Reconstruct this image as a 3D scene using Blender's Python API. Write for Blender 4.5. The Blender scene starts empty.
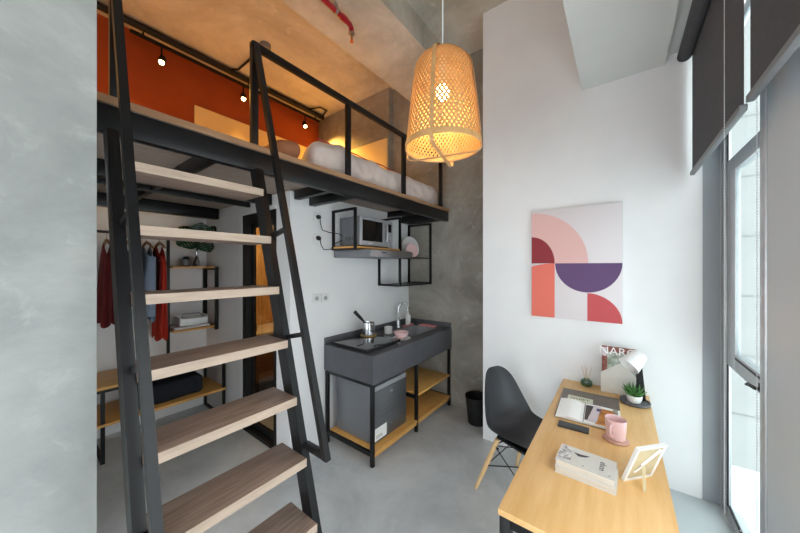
import bpy, bmesh, math, random
from mathutils import Vector, Matrix, noise
random.seed(7)
S = bpy.context.scene
C = S.collection
PI = math.pi

# ------------------------------------------------------------------ materials
def lin(c):
    f = lambda v: v / 12.92 if v <= .04045 else ((v + .055) / 1.055) ** 2.4
    return tuple(f(x / 255.) for x in c) + (1.,)

def mat(name, col, rough=.5, metal=0., col2=None, scale=6., stretch=(1, 1, 1), detail=4., lo=.35, hi=.65,
        bump=0., bscale=None, emit=None, estr=0., trans=0., ior=1.45, spec=None, trl=0., sheen=0.):
    m = bpy.data.materials.new(name); m.use_nodes = True
    nt = m.node_tree; p = nt.nodes['Principled BSDF']
    p.inputs['Base Color'].default_value = lin(col)
    p.inputs['Roughness'].default_value = rough
    p.inputs['Metallic'].default_value = metal
    p.inputs['IOR'].default_value = ior
    if spec is not None: p.inputs['Specular IOR Level'].default_value = spec
    if trans: p.inputs['Transmission Weight'].default_value = trans
    if sheen: p.inputs['Sheen Weight'].default_value = sheen
    if emit: 
        p.inputs['Emission Color'].default_value = lin(emit); p.inputs['Emission Strength'].default_value = estr
    if col2 or bump:
        tc = nt.nodes.new('ShaderNodeTexCoord'); mp = nt.nodes.new('ShaderNodeMapping')
        mp.inputs['Scale'].default_value = stretch
        nt.links.new(tc.outputs['Object'], mp.inputs['Vector'])
        n = nt.nodes.new('ShaderNodeTexNoise'); n.inputs['Scale'].default_value = scale
        n.inputs['Detail'].default_value = detail; n.inputs['Roughness'].default_value = .6
        nt.links.new(mp.outputs['Vector'], n.inputs['Vector'])
        if col2:
            r = nt.nodes.new('ShaderNodeValToRGB')
            r.color_ramp.elements[0].position = lo; r.color_ramp.elements[1].position = hi
            r.color_ramp.elements[0].color = lin(col); r.color_ramp.elements[1].color = lin(col2)
            nt.links.new(n.outputs['Fac'], r.inputs['Fac']); nt.links.new(r.outputs['Color'], p.inputs['Base Color'])
        if bump:
            b = nt.nodes.new('ShaderNodeBump'); b.inputs['Strength'].default_value = bump; b.inputs['Distance'].default_value = .01
            n2 = nt.nodes.new('ShaderNodeTexNoise'); n2.inputs['Scale'].default_value = bscale or scale; n2.inputs['Detail'].default_value = 5
            nt.links.new(mp.outputs['Vector'], n2.inputs['Vector'])
            nt.links.new(n2.outputs['Fac'], b.inputs['Height']); nt.links.new(b.outputs['Normal'], p.inputs['Normal'])
    if trl:
        t = nt.nodes.new('ShaderNodeBsdfTranslucent'); t.inputs['Color'].default_value = lin(col)
        mx = nt.nodes.new('ShaderNodeMixShader'); mx.inputs['Fac'].default_value = trl
        o = nt.nodes['Material Output']
        nt.links.new(p.outputs[0], mx.inputs[1]); nt.links.new(t.outputs[0], mx.inputs[2]); nt.links.new(mx.outputs[0], o.inputs['Surface'])
    return m

def glass(name, col=(235, 242, 242), rough=.02, mixf=.06):
    m = bpy.data.materials.new(name); m.use_nodes = True; nt = m.node_tree
    nt.nodes.remove(nt.nodes['Principled BSDF'])
    t = nt.nodes.new('ShaderNodeBsdfTransparent'); t.inputs['Color'].default_value = lin(col)
    g = nt.nodes.new('ShaderNodeBsdfGlossy'); g.inputs['Roughness'].default_value = rough
    mx = nt.nodes.new('ShaderNodeMixShader'); mx.inputs[0].default_value = mixf
    nt.links.new(t.outputs[0], mx.inputs[1]); nt.links.new(g.outputs[0], mx.inputs[2])
    nt.links.new(mx.outputs[0], nt.nodes['Material Output'].inputs['Surface'])
    return m

def concrete(name, a, b, c, rough=.7, scale=1.6, pits=.5, fine=9.):
    """mottled concrete: big clouds, fine stains and scattered pale pits"""
    m = bpy.data.materials.new(name); m.use_nodes = True; nt = m.node_tree; p = nt.nodes['Principled BSDF']
    p.inputs['Roughness'].default_value = rough
    tc = nt.nodes.new('ShaderNodeTexCoord')
    def nz(sc, d=6, ro=.65, dist=0.):
        n = nt.nodes.new('ShaderNodeTexNoise'); n.inputs['Scale'].default_value = sc; n.inputs['Detail'].default_value = d
        n.inputs['Roughness'].default_value = ro; n.inputs['Distortion'].default_value = dist
        nt.links.new(tc.outputs['Object'], n.inputs['Vector']); return n
    n1, n2, n3 = nz(scale, 8, .68, .4), nz(fine, 6, .6, .8), nz(scale * 2.3, 4, .5, 1.5)
    r = nt.nodes.new('ShaderNodeValToRGB'); r.color_ramp.elements[0].position = .33; r.color_ramp.elements[1].position = .68
    r.color_ramp.elements[0].color = lin(a); r.color_ramp.elements[1].color = lin(b)
    nt.links.new(n1.outputs['Fac'], r.inputs['Fac'])
    r3 = nt.nodes.new('ShaderNodeValToRGB'); r3.color_ramp.elements[0].position = .58; r3.color_ramp.elements[1].position = .74
    r3.color_ramp.elements[0].color = (0, 0, 0, 1); r3.color_ramp.elements[1].color = (1, 1, 1, 1)
    nt.links.new(n2.outputs['Fac'], r3.inputs['Fac'])
    mul = nt.nodes.new('ShaderNodeMath'); mul.operation = 'MULTIPLY'; mul.inputs[1].default_value = pits
    nt.links.new(r3.outputs['Color'], mul.inputs[0])
    mx = nt.nodes.new('ShaderNodeMix'); mx.data_type = 'RGBA'
    nt.links.new(mul.outputs[0], mx.inputs['Factor']); nt.links.new(r.outputs['Color'], mx.inputs['A']); mx.inputs['B'].default_value = lin(c)
    nt.links.new(mx.outputs['Result'], p.inputs['Base Color'])
    b = nt.nodes.new('ShaderNodeBump'); b.inputs['Strength'].default_value = .15; b.inputs['Distance'].default_value = .01
    nt.links.new(n3.outputs['Fac'], b.inputs['Height']); nt.links.new(b.outputs['Normal'], p.inputs['Normal'])
    return m

M = {}
M['white'] = mat('white_plaster', (234, 234, 234), .75, col2=(229, 229, 230), scale=2., bump=.03, bscale=60)
M['soffit'] = mat('soffit_paint', (222, 225, 222), .8, col2=(214, 217, 214), scale=1.5)
M['conc'] = concrete('bare_concrete', (124, 119, 110), (172, 168, 159), (192, 188, 180), .75, 1.3, .45)
M['concc'] = concrete('ceiling_concrete', (172, 166, 152), (222, 217, 205), (232, 227, 217), .8, 1.1, .5)
M['concl'] = concrete('pale_concrete', (138, 142, 139), (182, 185, 181), (194, 197, 193), .7, 1.2, .4)
M['floor'] = concrete('screed_floor', (178, 182, 184), (212, 215, 217), (220, 223, 224), .40, 1.7, .3)
M['kerb'] = mat('kerb_paint', (196, 202, 204), .5, col2=(186, 193, 196), scale=3.)
M['orange'] = mat('orange_paint', (166, 74, 24), .7, col2=(154, 66, 20), scale=1.5)
M['cream'] = mat('cream_panel', (240, 215, 160), .6, col2=(235, 208, 150), scale=2.)
M['black'] = mat('black_steel', (12, 12, 14), .38, .0, col2=(17, 17, 19), scale=8., spec=.42)
M['blackm'] = mat('matt_black', (13, 13, 14), .6, col2=(17, 17, 18), scale=10.)
M['tread'] = mat('walnut_laminate', (122, 102, 91), .5, col2=(160, 138, 124), scale=5., stretch=(1, 14, 14), detail=6, lo=.3, hi=.7)
M['edge'] = mat('pale_edge_band', (192, 172, 153), .55, col2=(176, 156, 138), scale=5., stretch=(1.5, 14, 14))
M['under'] = mat('deck_laminate', (142, 126, 114), .6, col2=(166, 150, 138), scale=4., stretch=(1, 10, 10), lo=.3, hi=.7)
M['oak'] = mat('desk_oak', (222, 174, 110), .42, col2=(238, 198, 140), scale=3., stretch=(1, 9, 9), detail=6, lo=.3, hi=.75)
M['oak2'] = mat('shelf_oak', (212, 156, 82), .45, col2=(230, 178, 104), scale=4., stretch=(1.2, 10, 10), lo=.3, hi=.72)
M['ply'] = mat('deck_edge', (146, 110, 80), .55, col2=(164, 128, 96), scale=5., stretch=(1, 12, 12))
M['charcoal'] = mat('charcoal_laminate', (80, 81, 86), .38, col2=(86, 87, 92), scale=12.)
M['steel'] = mat('brushed_steel', (178, 178, 180), .3, 1., col2=(158, 158, 162), scale=9., stretch=(1, 1, 18))
M['chrome'] = mat('chrome', (205, 207, 210), .12, 1.)
M['alu'] = mat('aluminium', (188, 191, 194), .42, .5, col2=(176, 180, 183), scale=8.)
M['fsteel'] = mat('dark_steel_door', (132, 134, 138), .32, .7, col2=(122, 124, 128), scale=6., stretch=(1, 1, 14))
M['silver'] = mat('silver_plastic', (176, 178, 182), .35, .4)
M['greyp'] = mat('grey_plastic', (122, 123, 128), .5)
M['glassb'] = mat('black_glass', (14, 14, 16), .06)
M['hobglass'] = mat('hob_glass', (26, 26, 29), .10, spec=1., ior=1.9)
M['plate'] = mat('socket_plastic', (226, 226, 224), .45)
M['gold'] = mat('gold_ring', (166, 130, 66), .4, .5)
M['fbody'] = mat('fridge_side', (118, 120, 124), .32, .2)
M['shell'] = mat('charcoal_plastic', (50, 51, 55), .38, col2=(54, 55, 59), scale=10.)
M['beech'] = mat('beech_leg', (214, 176, 124), .5, col2=(226, 192, 144), scale=6., stretch=(8, 8, 1))
M['bamboo'] = mat('bamboo_strip', (206, 160, 98), .55, col2=(222, 178, 116), scale=14., trl=.22)
M['band'] = mat('bamboo_band', (186, 144, 92), .5, col2=(202, 160, 106), scale=16.)
M['bulb'] = mat('lamp_glow', (255, 240, 210), .4, emit=(255, 214, 150), estr=30.)
M['spotglow'] = mat('spot_glow', (255, 240, 210), .4, emit=(255, 205, 130), estr=45.)
M['fabric'] = mat('blind_fabric', (84, 85, 89), .85, col2=(78, 79, 83), scale=30., bump=.1, bscale=220)
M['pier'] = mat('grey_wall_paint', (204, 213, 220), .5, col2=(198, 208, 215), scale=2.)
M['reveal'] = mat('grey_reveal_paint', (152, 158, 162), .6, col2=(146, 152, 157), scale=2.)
M['bar'] = mat('bar_aluminium', (128, 130, 132), .45, .5)
M['chain'] = mat('chain_plastic', (214, 216, 218), .4)
M['red'] = mat('sprinkler_red', (172, 24, 40), .35, col2=(158, 20, 36), scale=12.)
M['brass'] = mat('sprinkler_bronze', (214, 116, 44), .4, .5)
M['duvet'] = mat('duvet_cotton', (218, 204, 196), .9, col2=(208, 193, 186), scale=10., bump=.25, bscale=26, sheen=.2)
M['pillow'] = mat('pillow_cotton', (176, 120, 86), .9, col2=(164, 110, 78), scale=8., bump=.2, bscale=20)
M['piping'] = mat('red_piping', (170, 62, 66), .8)
M['wht'] = mat('white_gloss', (236, 236, 234), .4, col2=(230, 230, 228), scale=10.)
M['paper'] = mat('paper', (247, 246, 244), .75, col2=(243, 242, 240), scale=20.)
M['card'] = mat('white_card', (216, 213, 206), .7, col2=(210, 206, 198), scale=20.)
M['pageedge'] = mat('page_edges', (214, 206, 194), .85, col2=(196, 188, 176), scale=10., stretch=(1, 1, 60))
M['pink'] = mat('pink_ceramic', (236, 200, 200), .35, col2=(232, 195, 195), scale=9.)
M['pinkd'] = mat('pink_coaster', (206, 164, 146), .6)
M['pinkc'] = mat('pink_cloth', (242, 166, 166), .85, col2=(234, 150, 152), scale=24.)
M['phone'] = mat('phone_black', (40, 40, 44), .3)
M['greyst'] = mat('grey_base', (104, 105, 108), .7, col2=(96, 97, 100), scale=30.)
M['leaf'] = mat('succulent_green', (84, 132, 66), .5, col2=(50, 98, 46), scale=22.)
M['monstera'] = mat('monstera_green', (18, 46, 28), .45, col2=(32, 68, 42), scale=9.)
M['greenglass'] = glass('green_glass', (176, 212, 198), .06, .12)
M['reed'] = mat('reed_stick', (204, 168, 128), .7)
M['soil'] = mat('soil', (58, 46, 38), .95, col2=(40, 32, 28), scale=40.)
M['bag'] = mat('navy_black_cloth', (24, 26, 34), .9, col2=(30, 32, 40), scale=20., bump=.2, bscale=60)
M['bin'] = mat('bin_black', (20, 20, 22), .5)
M['blue'] = mat('grey_blue_denim', (132, 146, 164), .9, col2=(116, 130, 150), scale=14., bump=.3, bscale=30)
M['dgrey'] = mat('slate_cloth', (74, 82, 92), .9, col2=(64, 72, 82), scale=14.)
M['wcloth'] = mat('white_cloth', (214, 214, 214), .9)
M['redc'] = mat('vermilion_cloth', (196, 56, 34), .9, col2=(178, 44, 30), scale=7., stretch=(1, 1, .3))
M['maroon'] = mat('maroon_cloth', (120, 34, 36), .9, col2=(96, 26, 30), scale=7., stretch=(1, 1, .3))
M['hwood'] = mat('hanger_wood', (150, 108, 70), .5)
M['bathwood'] = mat('bathroom_timber', (214, 172, 112), .5, col2=(178, 128, 68), scale=4., stretch=(6, 6, 1))
M['bathdark'] = mat('vanity_walnut', (128, 82, 44), .5, col2=(112, 70, 36), scale=5., stretch=(1, 10, 10))
M['counter2'] = mat('vanity_top', (226, 204, 164), .3)
M['glass'] = glass('window_glass')
M['cglass'] = glass('clear_glass', (251, 253, 253), .02, .03)
M['dglass'] = glass('door_glass', (214, 208, 200), .05, .06)
M['sky_facade'] = mat('neighbour_panels', (142, 141, 139), .8, col2=(138, 137, 135), scale=1.)
M['joint'] = mat('panel_joint', (124, 124, 123), .8)
M['p_bg'] = mat('print_ground', (220, 212, 214), .7)
M['p_pink'] = mat('print_blush', (222, 178, 174), .7)
M['p_red'] = mat('print_burgundy', (142, 46, 54), .7)
M['p_pur'] = mat('print_plum', (98, 72, 112), .7)
M['p_or'] = mat('print_salmon', (226, 116, 100), .7)
M['p_co'] = mat('print_rose', (194, 82, 86), .7)
M['m_mar'] = mat('cover_maroon', (104, 46, 44), .5, col2=(150, 90, 76), scale=40.)
M['m_grn'] = mat('cover_photo', (196, 204, 196), .5, col2=(120, 128, 110), scale=22., detail=6)
M['m_brn'] = mat('cover_taupe', (112, 100, 92), .4, col2=(98, 88, 82), scale=12.)
M['m_lab'] = mat('cover_label', (206, 208, 184), .6)
M['m_ink'] = mat('dark_ink', (60, 60, 64), .6)
M['m_pho'] = mat('page_amber', (206, 134, 36), .45, col2=(150, 84, 26), scale=30., detail=6)
M['m_dk'] = mat('page_umber', (62, 54, 52), .5)
M['m_lil'] = mat('page_lilac', (212, 200, 206), .5)
M['m_nav'] = mat('page_navy', (66, 60, 110), .5)
M['m_cor'] = mat('page_coral', (226, 140, 112), .5)
M['m_gry'] = mat('page_grey', (168, 164, 152), .5, col2=(140, 136, 124), scale=40.)
M['mflor'] = mat('cover_floral', (150, 148, 150), .7, col2=(222, 218, 214), scale=60., lo=.4, hi=.55)
M['khaki'] = mat('frame_back', (196, 182, 146), .7, col2=(186, 172, 138), scale=12.)

# ------------------------------------------------------------------ mesh builder
class B:
    def __init__(s): s.v, s.f, s.m = [], [], []
    def add(s, vs, fs, mi=0):
        b = len(s.v); s.v += [Vector(v) for v in vs]
        s.f += [tuple(b + i for i in f) for f in fs]; s.m += [mi] * len(fs); return s
    def bm(s, bm, mi=0):
        bm.verts.ensure_lookup_table(); bm.verts.index_update()
        s.add([v.co.copy() for v in bm.verts], [[v.index for v in f.verts] for f in bm.faces], mi); bm.free(); return s
    def box(s, x0, y0, z0, x1, y1, z1, bev=0., mi=0, seg=2):
        bm = bmesh.new(); bmesh.ops.create_cube(bm, size=1)
        for v in bm.verts:
            v.co = Vector(((x0 + x1) / 2 + v.co.x * (x1 - x0), (y0 + y1) / 2 + v.co.y * (y1 - y0), (z0 + z1) / 2 + v.co.z * (z1 - z0)))
        if bev: bmesh.ops.bevel(bm, geom=bm.edges[:], offset=bev, segments=seg, affect='EDGES', profile=.5, clamp_overlap=True)
        return s.bm(bm, mi)
    def bar(s, p, q, w, h, up=(0, 0, 1), bev=0., mi=0):
        p, q = Vector(p), Vector(q); d = q - p; L = d.length; d.normalize()
        a = d.cross(Vector(up)); a = a.normalized() if a.length > 1e-4 else d.orthogonal().normalized()
        c = a.cross(d)
        t = B().box(-w / 2, 0, -h / 2, w / 2, L, h / 2, bev)
        return s.add([p + a * v.x + d * v.y + c * v.z for v in t.v], t.f, mi)
    def tube(s, pts, r, n=10, closed=False, mi=0, cap=True):
        pts = [Vector(p) for p in pts]; k = len(pts); rs = r if isinstance(r, (list, tuple)) else [r] * k
        vs, fs = [], []; prev = None
        for i, p in enumerate(pts):
            a = pts[i - 1] if (i or closed) else p; b = pts[(i + 1) % k] if (i < k - 1 or closed) else p
            d = (b - a).normalized()
            if prev is None: u = d.orthogonal().normalized()
            else:
                u = prev - d * prev.dot(d); u = u.normalized() if u.length > 1e-5 else d.orthogonal().normalized()
            prev = u; w = d.cross(u)
            vs += [p + (u * math.cos(2 * PI * j / n) + w * math.sin(2 * PI * j / n)) * rs[i] for j in range(n)]
        for i in range(k if closed else k - 1):
            for j in range(n):
                fs.append((i * n + j, i * n + (j + 1) % n, ((i + 1) % k) * n + (j + 1) % n, ((i + 1) % k) * n + j))
        if cap and not closed: fs += [tuple(reversed(range(n))), tuple((k - 1) * n + j for j in range(n))]
        return s.add(vs, fs, mi)
    def lathe(s, prof, c=(0, 0, 0), n=28, mi=0, cap=True, axis=None):
        c = Vector(c); R = Matrix.Identity(3)
        if axis is not None: R = Vector((0, 0, 1)).rotation_difference(Vector(axis).normalized()).to_matrix()
        vs, fs = [], []; k = len(prof)
        for (r, z) in prof:
            vs += [c + R @ Vector((r * math.cos(2 * PI * j / n), r * math.sin(2 * PI * j / n), z)) for j in range(n)]
        for i in range(k - 1):
            for j in range(n): fs.append((i * n + j, i * n + (j + 1) % n, (i + 1) * n + (j + 1) % n, (i + 1) * n + j))
        if cap: fs += [tuple(reversed(range(n))), tuple((k - 1) * n + j for j in range(n))]
        return s.add(vs, fs, mi)
    def cyl(s, c, r, h, n=24, mi=0, axis=None): return s.lathe([(r, 0), (r, h)], c, n, mi, True, axis)
    def ball(s, c, r, mi=0, n=12, sz=1.):
        return s.lathe([(max(r * math.sin(PI * i / n), 1e-4), -r * sz * math.cos(PI * i / n)) for i in range(n + 1)], c, n + 4, mi)
    def poly(s, pts, d, mi=0):
        """prism: polygon pts extruded along vector d"""
        pts = [Vector(p) for p in pts]; d = Vector(d); k = len(pts)
        fs = [tuple(range(k)), tuple(reversed(range(k, 2 * k)))] + [(i, i + k, (i + 1) % k + k, (i + 1) % k) for i in range(k)]
        return s.add(pts + [p + d for p in pts], fs, mi)
    def soft(s, c, h, r, n=(10, 10, 6), amp=0., fr=6., mi=0, seed=0., R=None, lumpz=0.):
        """puffy rounded block of half size h and rounding r, with cloth wrinkles"""
        c, h = Vector(c), Vector(h); inner = Vector([max(x - r, 0.) for x in h])
        bm = bmesh.new(); faces = {}
        def vert(k):
            if k not in faces: faces[k] = bm.verts.new(Vector((k[0] / n[0] * 2 - 1, k[1] / n[1] * 2 - 1, k[2] / n[2] * 2 - 1)))
            return faces[k]
        for ax in range(3):
            o = [i for i in range(3) if i != ax]
            for e in (0, n[ax]):
                for i in range(n[o[0]]):
                    for j in range(n[o[1]]):
                        q = []
                        for di, dj in ((0, 0), (1, 0), (1, 1), (0, 1)):
                            k = [0, 0, 0]; k[ax] = e; k[o[0]] = i + di; k[o[1]] = j + dj; q.append(vert(tuple(k)))
                        try: bm.faces.new(q)
                        except ValueError: pass
        for v in bm.verts:
            p = Vector((v.co.x * h.x, v.co.y * h.y, v.co.z * h.z))
            q = Vector([max(-i, min(i, x)) for x, i in zip(p, inner)])
            d = p - q; mr = min(r, *h)
            nrm = d.normalized() if d.length > 1e-6 else Vector((0, 0, 1))
            p = q + nrm * mr
            if amp: p += nrm * amp * noise.noise((p + c) * fr + Vector((seed, 0, 0))) 
            v.co = p
        bmesh.ops.recalc_face_normals(bm, faces=bm.faces[:])
        if R is not None:
            for v in bm.verts: v.co = R @ v.co
        for v in bm.verts: v.co += c
        return s.bm(bm, mi)
    def xf(s, mtx): s.v = [mtx @ v for v in s.v]; return s

OFF = {}
def obj(name, b, mats, parent=None, smooth=True, ang=38, recalc=True):
    me = bpy.data.meshes.new(name)
    off = OFF.get(parent.name, Vector()) if parent else Vector()
    me.from_pydata([tuple(v - off) for v in b.v], [], b.f); me.update()
    ms = mats if isinstance(mats, (list, tuple)) else [mats]
    for m in ms: me.materials.append(M[m] if isinstance(m, str) else m)
    if len(ms) > 1: me.polygons.foreach_set('material_index', b.m)
    if recalc:
        bm = bmesh.new(); bm.from_mesh(me); bmesh.ops.recalc_face_normals(bm, faces=bm.faces[:]); bm.to_mesh(me); bm.free()
    if smooth:
        me.shade_smooth(); me.set_sharp_from_angle(angle=math.radians(ang))
    o = bpy.data.objects.new(name, me); C.objects.link(o)
    if parent: o.parent = parent; OFF[o.name] = off
    return o
def tag(o, label, cat, group=None):
    o['label'] = label; o['category'] = cat
    if group: o['group'] = group
    return o
def thing(name, label, cat, loc=(0, 0, 0), rotz=0., group=None, local=False):
    o = bpy.data.objects.new(name, None); C.objects.link(o); o.empty_display_size = .05
    o.location = loc; o.rotation_euler = (0, 0, rotz)
    OFF[o.name] = Vector() if local else Vector(loc)
    return tag(o, label, cat, group)
def struct(name, b, m, smooth=False):
    o = obj(name, b, m, None, smooth); o['kind'] = 'structure'; return o
def dup(root, loc, rotz=0., label=None):
    r = root.copy(); C.objects.link(r); r.location = loc; r.rotation_euler = (0, 0, rotz)
    if label: r['label'] = label
    for ch in list(root.children):
        c = ch.copy(); C.objects.link(c); c.parent = r
        for g in list(ch.children):
            d = g.copy(); C.objects.link(d); d.parent = c
    return r
def text_b(txt, size, mtx, depth=.0006, mi=0):
    cu = bpy.data.curves.new('txt', 'FONT'); cu.body = txt; cu.size = size; cu.extrude = depth / 2
    cu.align_x = 'CENTER'; cu.align_y = 'CENTER'
    o = bpy.data.objects.new('txt', cu); C.objects.link(o)
    dg = bpy.context.evaluated_depsgraph_get(); me = bpy.data.meshes.new_from_object(o.evaluated_get(dg))
    b = B().add([mtx @ v.co for v in me.vertices], [tuple(p.vertices) for p in me.polygons], mi)
    bpy.data.objects.remove(o); bpy.data.curves.remove(cu); bpy.data.meshes.remove(me)
    return b
def basis(o, x, y, z):
    m = Matrix((Vector(x), Vector(y), Vector(z))).transposed().to_4x4(); m.translation = Vector(o); return m

# ------------------------------------------------------------------ setting
XW, XC, YK, YB, ZC = 2.72, 3.15, 2.23, 4.0, 4.08
struct('floor', B().box(-1.8, -.9, -.1, 3.6, 4.3, 0), 'floor')
struct('ceiling', B().box(-1.8, -.6, ZC, 3.6, 4.3, ZC + .12), 'concc')
struct('trim_1', B().box(-1.8, 1.557, 3.82, 3.149, 2.207, ZC - .001), 'concc')
struct('wall_right', B().box(XW, -.541, 0, XC + .25, 1.051, ZC - .001), 'white')
struct('wall_corner', B().box(XC, 1.052, 0, XC + .25, 2.5, ZC - .001).box(XC + .03, 2.5, 0, XC + .25, 4.15, 2.34).box(3.07, 2.5, 2.34, XC + .25, 4.15, ZC - .001), 'conc')
struct('wall_kitchen', B().box(1.413, YK, 0, XC - .001, YK + .1, 2.297), 'white')
struct('wall_side', B().box(1.413, YK + .1, 0, 1.5, 2.44, 2.297).box(1.413, 3.06, 0, 1.5, YB - .001, 2.297).box(1.413, 2.44, 2.165, 1.5, 3.06, 2.297), 'white')
struct('wall_back', B().box(-.1, YB, 0, XC + .029, YB + .15, 2.297), 'white')
struct('wall_loft', B().box(-.1, YB, 2.299, 3.069, YB + .15, ZC - .001), 'orange')
struct('wall_alcove_light_block', B().box(-.2, 1.64, 2.2, -.1, YB + .1, ZC - .001).box(-.2, 1.64, 0, -.1, 2.0, 2.2).box(-.2, 2.35, 0, -.1, YB + .1, 2.2), 'white')  # unseen wall added to dim loft and alcove; its gap admits some daylight
struct('wall_end_light_block', B().box(-1.9, -.6, 1.95, -1.801, 1.45, ZC - .001), 'white')  # unseen upper wall added to cut daylight on the ceiling and upper walls
struct('wall_left', B().box(-1.5, 1.45, 0, .176, 1.63, 3.819).box(-1.5, 1.45, 3.819, .176, 1.556, ZC - .001), 'concl')
struct('trim_2', B().box(-1.8, -.249, 3.045, XW - .001, .241, ZC - .001), 'soffit')
struct('trim_3', B().box(-1.8, -.6, 3.10, XW - .001, -.2495, ZC - .001), 'soffit')
struct('trim_4', B().box(-1.8, -.6, 0.0005, XW - .001, -.22, .125), 'kerb')
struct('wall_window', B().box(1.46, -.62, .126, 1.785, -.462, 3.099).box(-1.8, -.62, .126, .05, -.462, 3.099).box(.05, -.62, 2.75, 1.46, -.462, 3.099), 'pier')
struct('trim_5', B().box(1.284, YB - .03, 2.335, 3.068, YB - .001, 3.54), 'cream')
struct('trim_6', B().box(3.045, 2.52, 2.335, 3.069, YB - .031, 3.39), 'cream')
# painted reveal between picture wall and window
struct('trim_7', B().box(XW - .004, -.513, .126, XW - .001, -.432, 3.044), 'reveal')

# window
w = bpy.data.objects.new('window_1', None); C.objects.link(w); w['kind'] = 'structure'; w.location = (2.34, -.55, .13); OFF['window_1'] = Vector(w.location)
def wp(name, b, m):
    o = obj(name, b, m, w); return o
wp('window_frame', B().box(2.62, -.54, .126, XW - .005, -.514, 3.04, .003).box(1.786, -.6, .126, 1.835, -.455, 3.099, .004).box(1.836, -.54, .126, 2.619, -.523, .2, .003).box(1.836, -.54, 2.98, 2.619, -.525, 3.04, .003), 'alu')
wp('gasket', B().box(2.602, -.525, .2, 2.619, -.519, 2.98).box(1.85, -.5165, 1.128, 2.44, -.5145, 1.138).box(1.84, -.53, .2005, 2.60, -.5205, .209), 'blackm')
wp('sash', B().box(2.45, -.54, 1.06, 2.60, -.517, 2.28, .002).box(1.838, -.56, 1.06, 1.86, -.517, 2.28, .002).box(1.861, -.56, 1.06, 2.449, -.517, 1.15, .002).box(1.861, -.56, 2.2, 2.449, -.517, 2.28, .002), 'alu')
wp('handle', B().box(1.98, -.5165, 1.085, 2.03, -.498, 1.125, .004).tube([(2.0, -.50, 1.105), (2.0, -.482, 1.105), (2.07, -.478, 1.10), (2.10, -.482, 1.09)], .008), 'blackm')
wp('pane', B().box(1.84, -.532, .21, 2.60, -.527, 1.058).box(1.861, -.532, 1.151, 2.449, -.527, 2.199).box(1.84, -.532, 2.282, 2.60, -.527, 2.979), 'glass')
w2 = bpy.data.objects.new('window_2', None); C.objects.link(w2); w2['kind'] = 'structure'; w2.location = (.75, -.54, .13); OFF['window_2'] = Vector(w2.location)
obj('window_frame', B().box(.051, -.56, .1265, .11, -.5, 2.749, .003).box(1.40, -.56, .1265, 1.459, -.5, 2.749, .003).box(.73, -.56, .1265, .78, -.5, 2.749, .003).box(.11, -.56, .1265, 1.40, -.5, .18, .003).box(.11, -.56, 2.69, 1.40, -.5, 2.749, .003), 'alu', w2)
obj('pane', B().box(.105, -.535, .175, 1.405, -.53, 2.695), 'cglass', w2)
# door
d = bpy.data.objects.new('door_1', None); C.objects.link(d); d['kind'] = 'structure'; d.location = (1.45, 2.75, 0); OFF['door_1'] = Vector(d.location)
obj('door_frame', B().box(1.405, 2.442, .001, 1.505, 2.475, 2.163).box(1.405, 2.99, .001, 1.505, 3.058, 2.163).box(1.405, 2.475, 2.085, 1.505, 2.99, 2.163).box(1.405, 2.475, .001, 1.505, 2.99, .03), 'blackm', d)
obj('door_leaf', B().box(1.46, 2.477, .032, 1.49, 2.51, 2.083).box(1.46, 2.95, .032, 1.49, 2.988, 2.083).box(1.46, 2.51, .032, 1.49, 2.95, .09).box(1.46, 2.51, 2.04, 1.49, 2.95, 2.083), 'blackm', d)
obj('pane', B().box(1.472, 2.511, .091, 1.478, 2.949, 2.039), 'dglass', d)
struct('trim_8', B().box(1.403, 3.0585, .001, 1.4129, 3.10, 2.20).box(1.403, 2.44, 2.1655, 1.4129, 3.0585, 2.20), 'white')
# bathroom shell
struct('wall_bathroom', B().box(1.52, 3.97, .001, XC - .005, 3.995, 2.19), 'bathwood')
struct('ceiling_bathroom', B().box(1.502, 2.335, 2.2, XC - .005, 3.995, 2.22), 'white')

# ------------------------------------------------------------------ outside
fo = B().box(14.0, -14, -6, 14.3, 3, 14)
for z in (-3.1, -1.2, .7, 2.6, 4.5, 6.4): fo.box(13.98, -14, z, 13.999, 3, z + .03, mi=1)
o = obj('neighbour_facade', fo, ['sky_facade', 'joint']); o['kind'] = 'structure'

# ------------------------------------------------------------------ loft
t = thing('loft_platform', 'black steel loft platform with timber deck over the kitchen', 'loft', (1.6, 1.7, 2.19))
obj('deck', B().box(-.09, 1.635, 2.302, XC - .003, 2.49, 2.332).box(-.09, 2.49, 2.302, 3.06, 3.96, 2.332), 'under', t)
obj('deck_edging', B().box(.18, 1.628, 2.302, XC - .003, 1.6345, 2.334), 'ply', t)
obj('front_beam', B().box(.18, 1.64, 2.19, XC - .008, 1.69, 2.30, .003), 'black', t)
for (y, y2, z0, x1) in ((2.5, 2.55, 2.2, 1.405), (2.9, 2.93, 2.23, 1.405), (3.62, 3.72, 2.185, 1.405)):
    obj('cross_beam', B().box(-.09, y, z0, x1, y2, 2.30, .003), 'black', t)
for (x, x2, z0, y1) in ((.1, .14, 2.22, 2.499), (.64, .68, 2.22, 2.499), (1.45, 1.5, 2.225, 2.225), (1.6, 1.66, 2.195, 2.225), (2.98, 3.135, 2.2, 2.225), (2.70, 2.75, 2.235, 2.225)):
    obj('joist', B().box(x, 1.691, z0, x2, y1, 2.30, .003), 'black', t)
obj('joist', B().box(.64, 2.551, 2.24, .68, 2.899, 2.30, .003), 'black', t)
obj('joist', B().box(.64, 2.931, 2.24, .68, 3.619, 2.30, .003), 'black', t)

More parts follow.
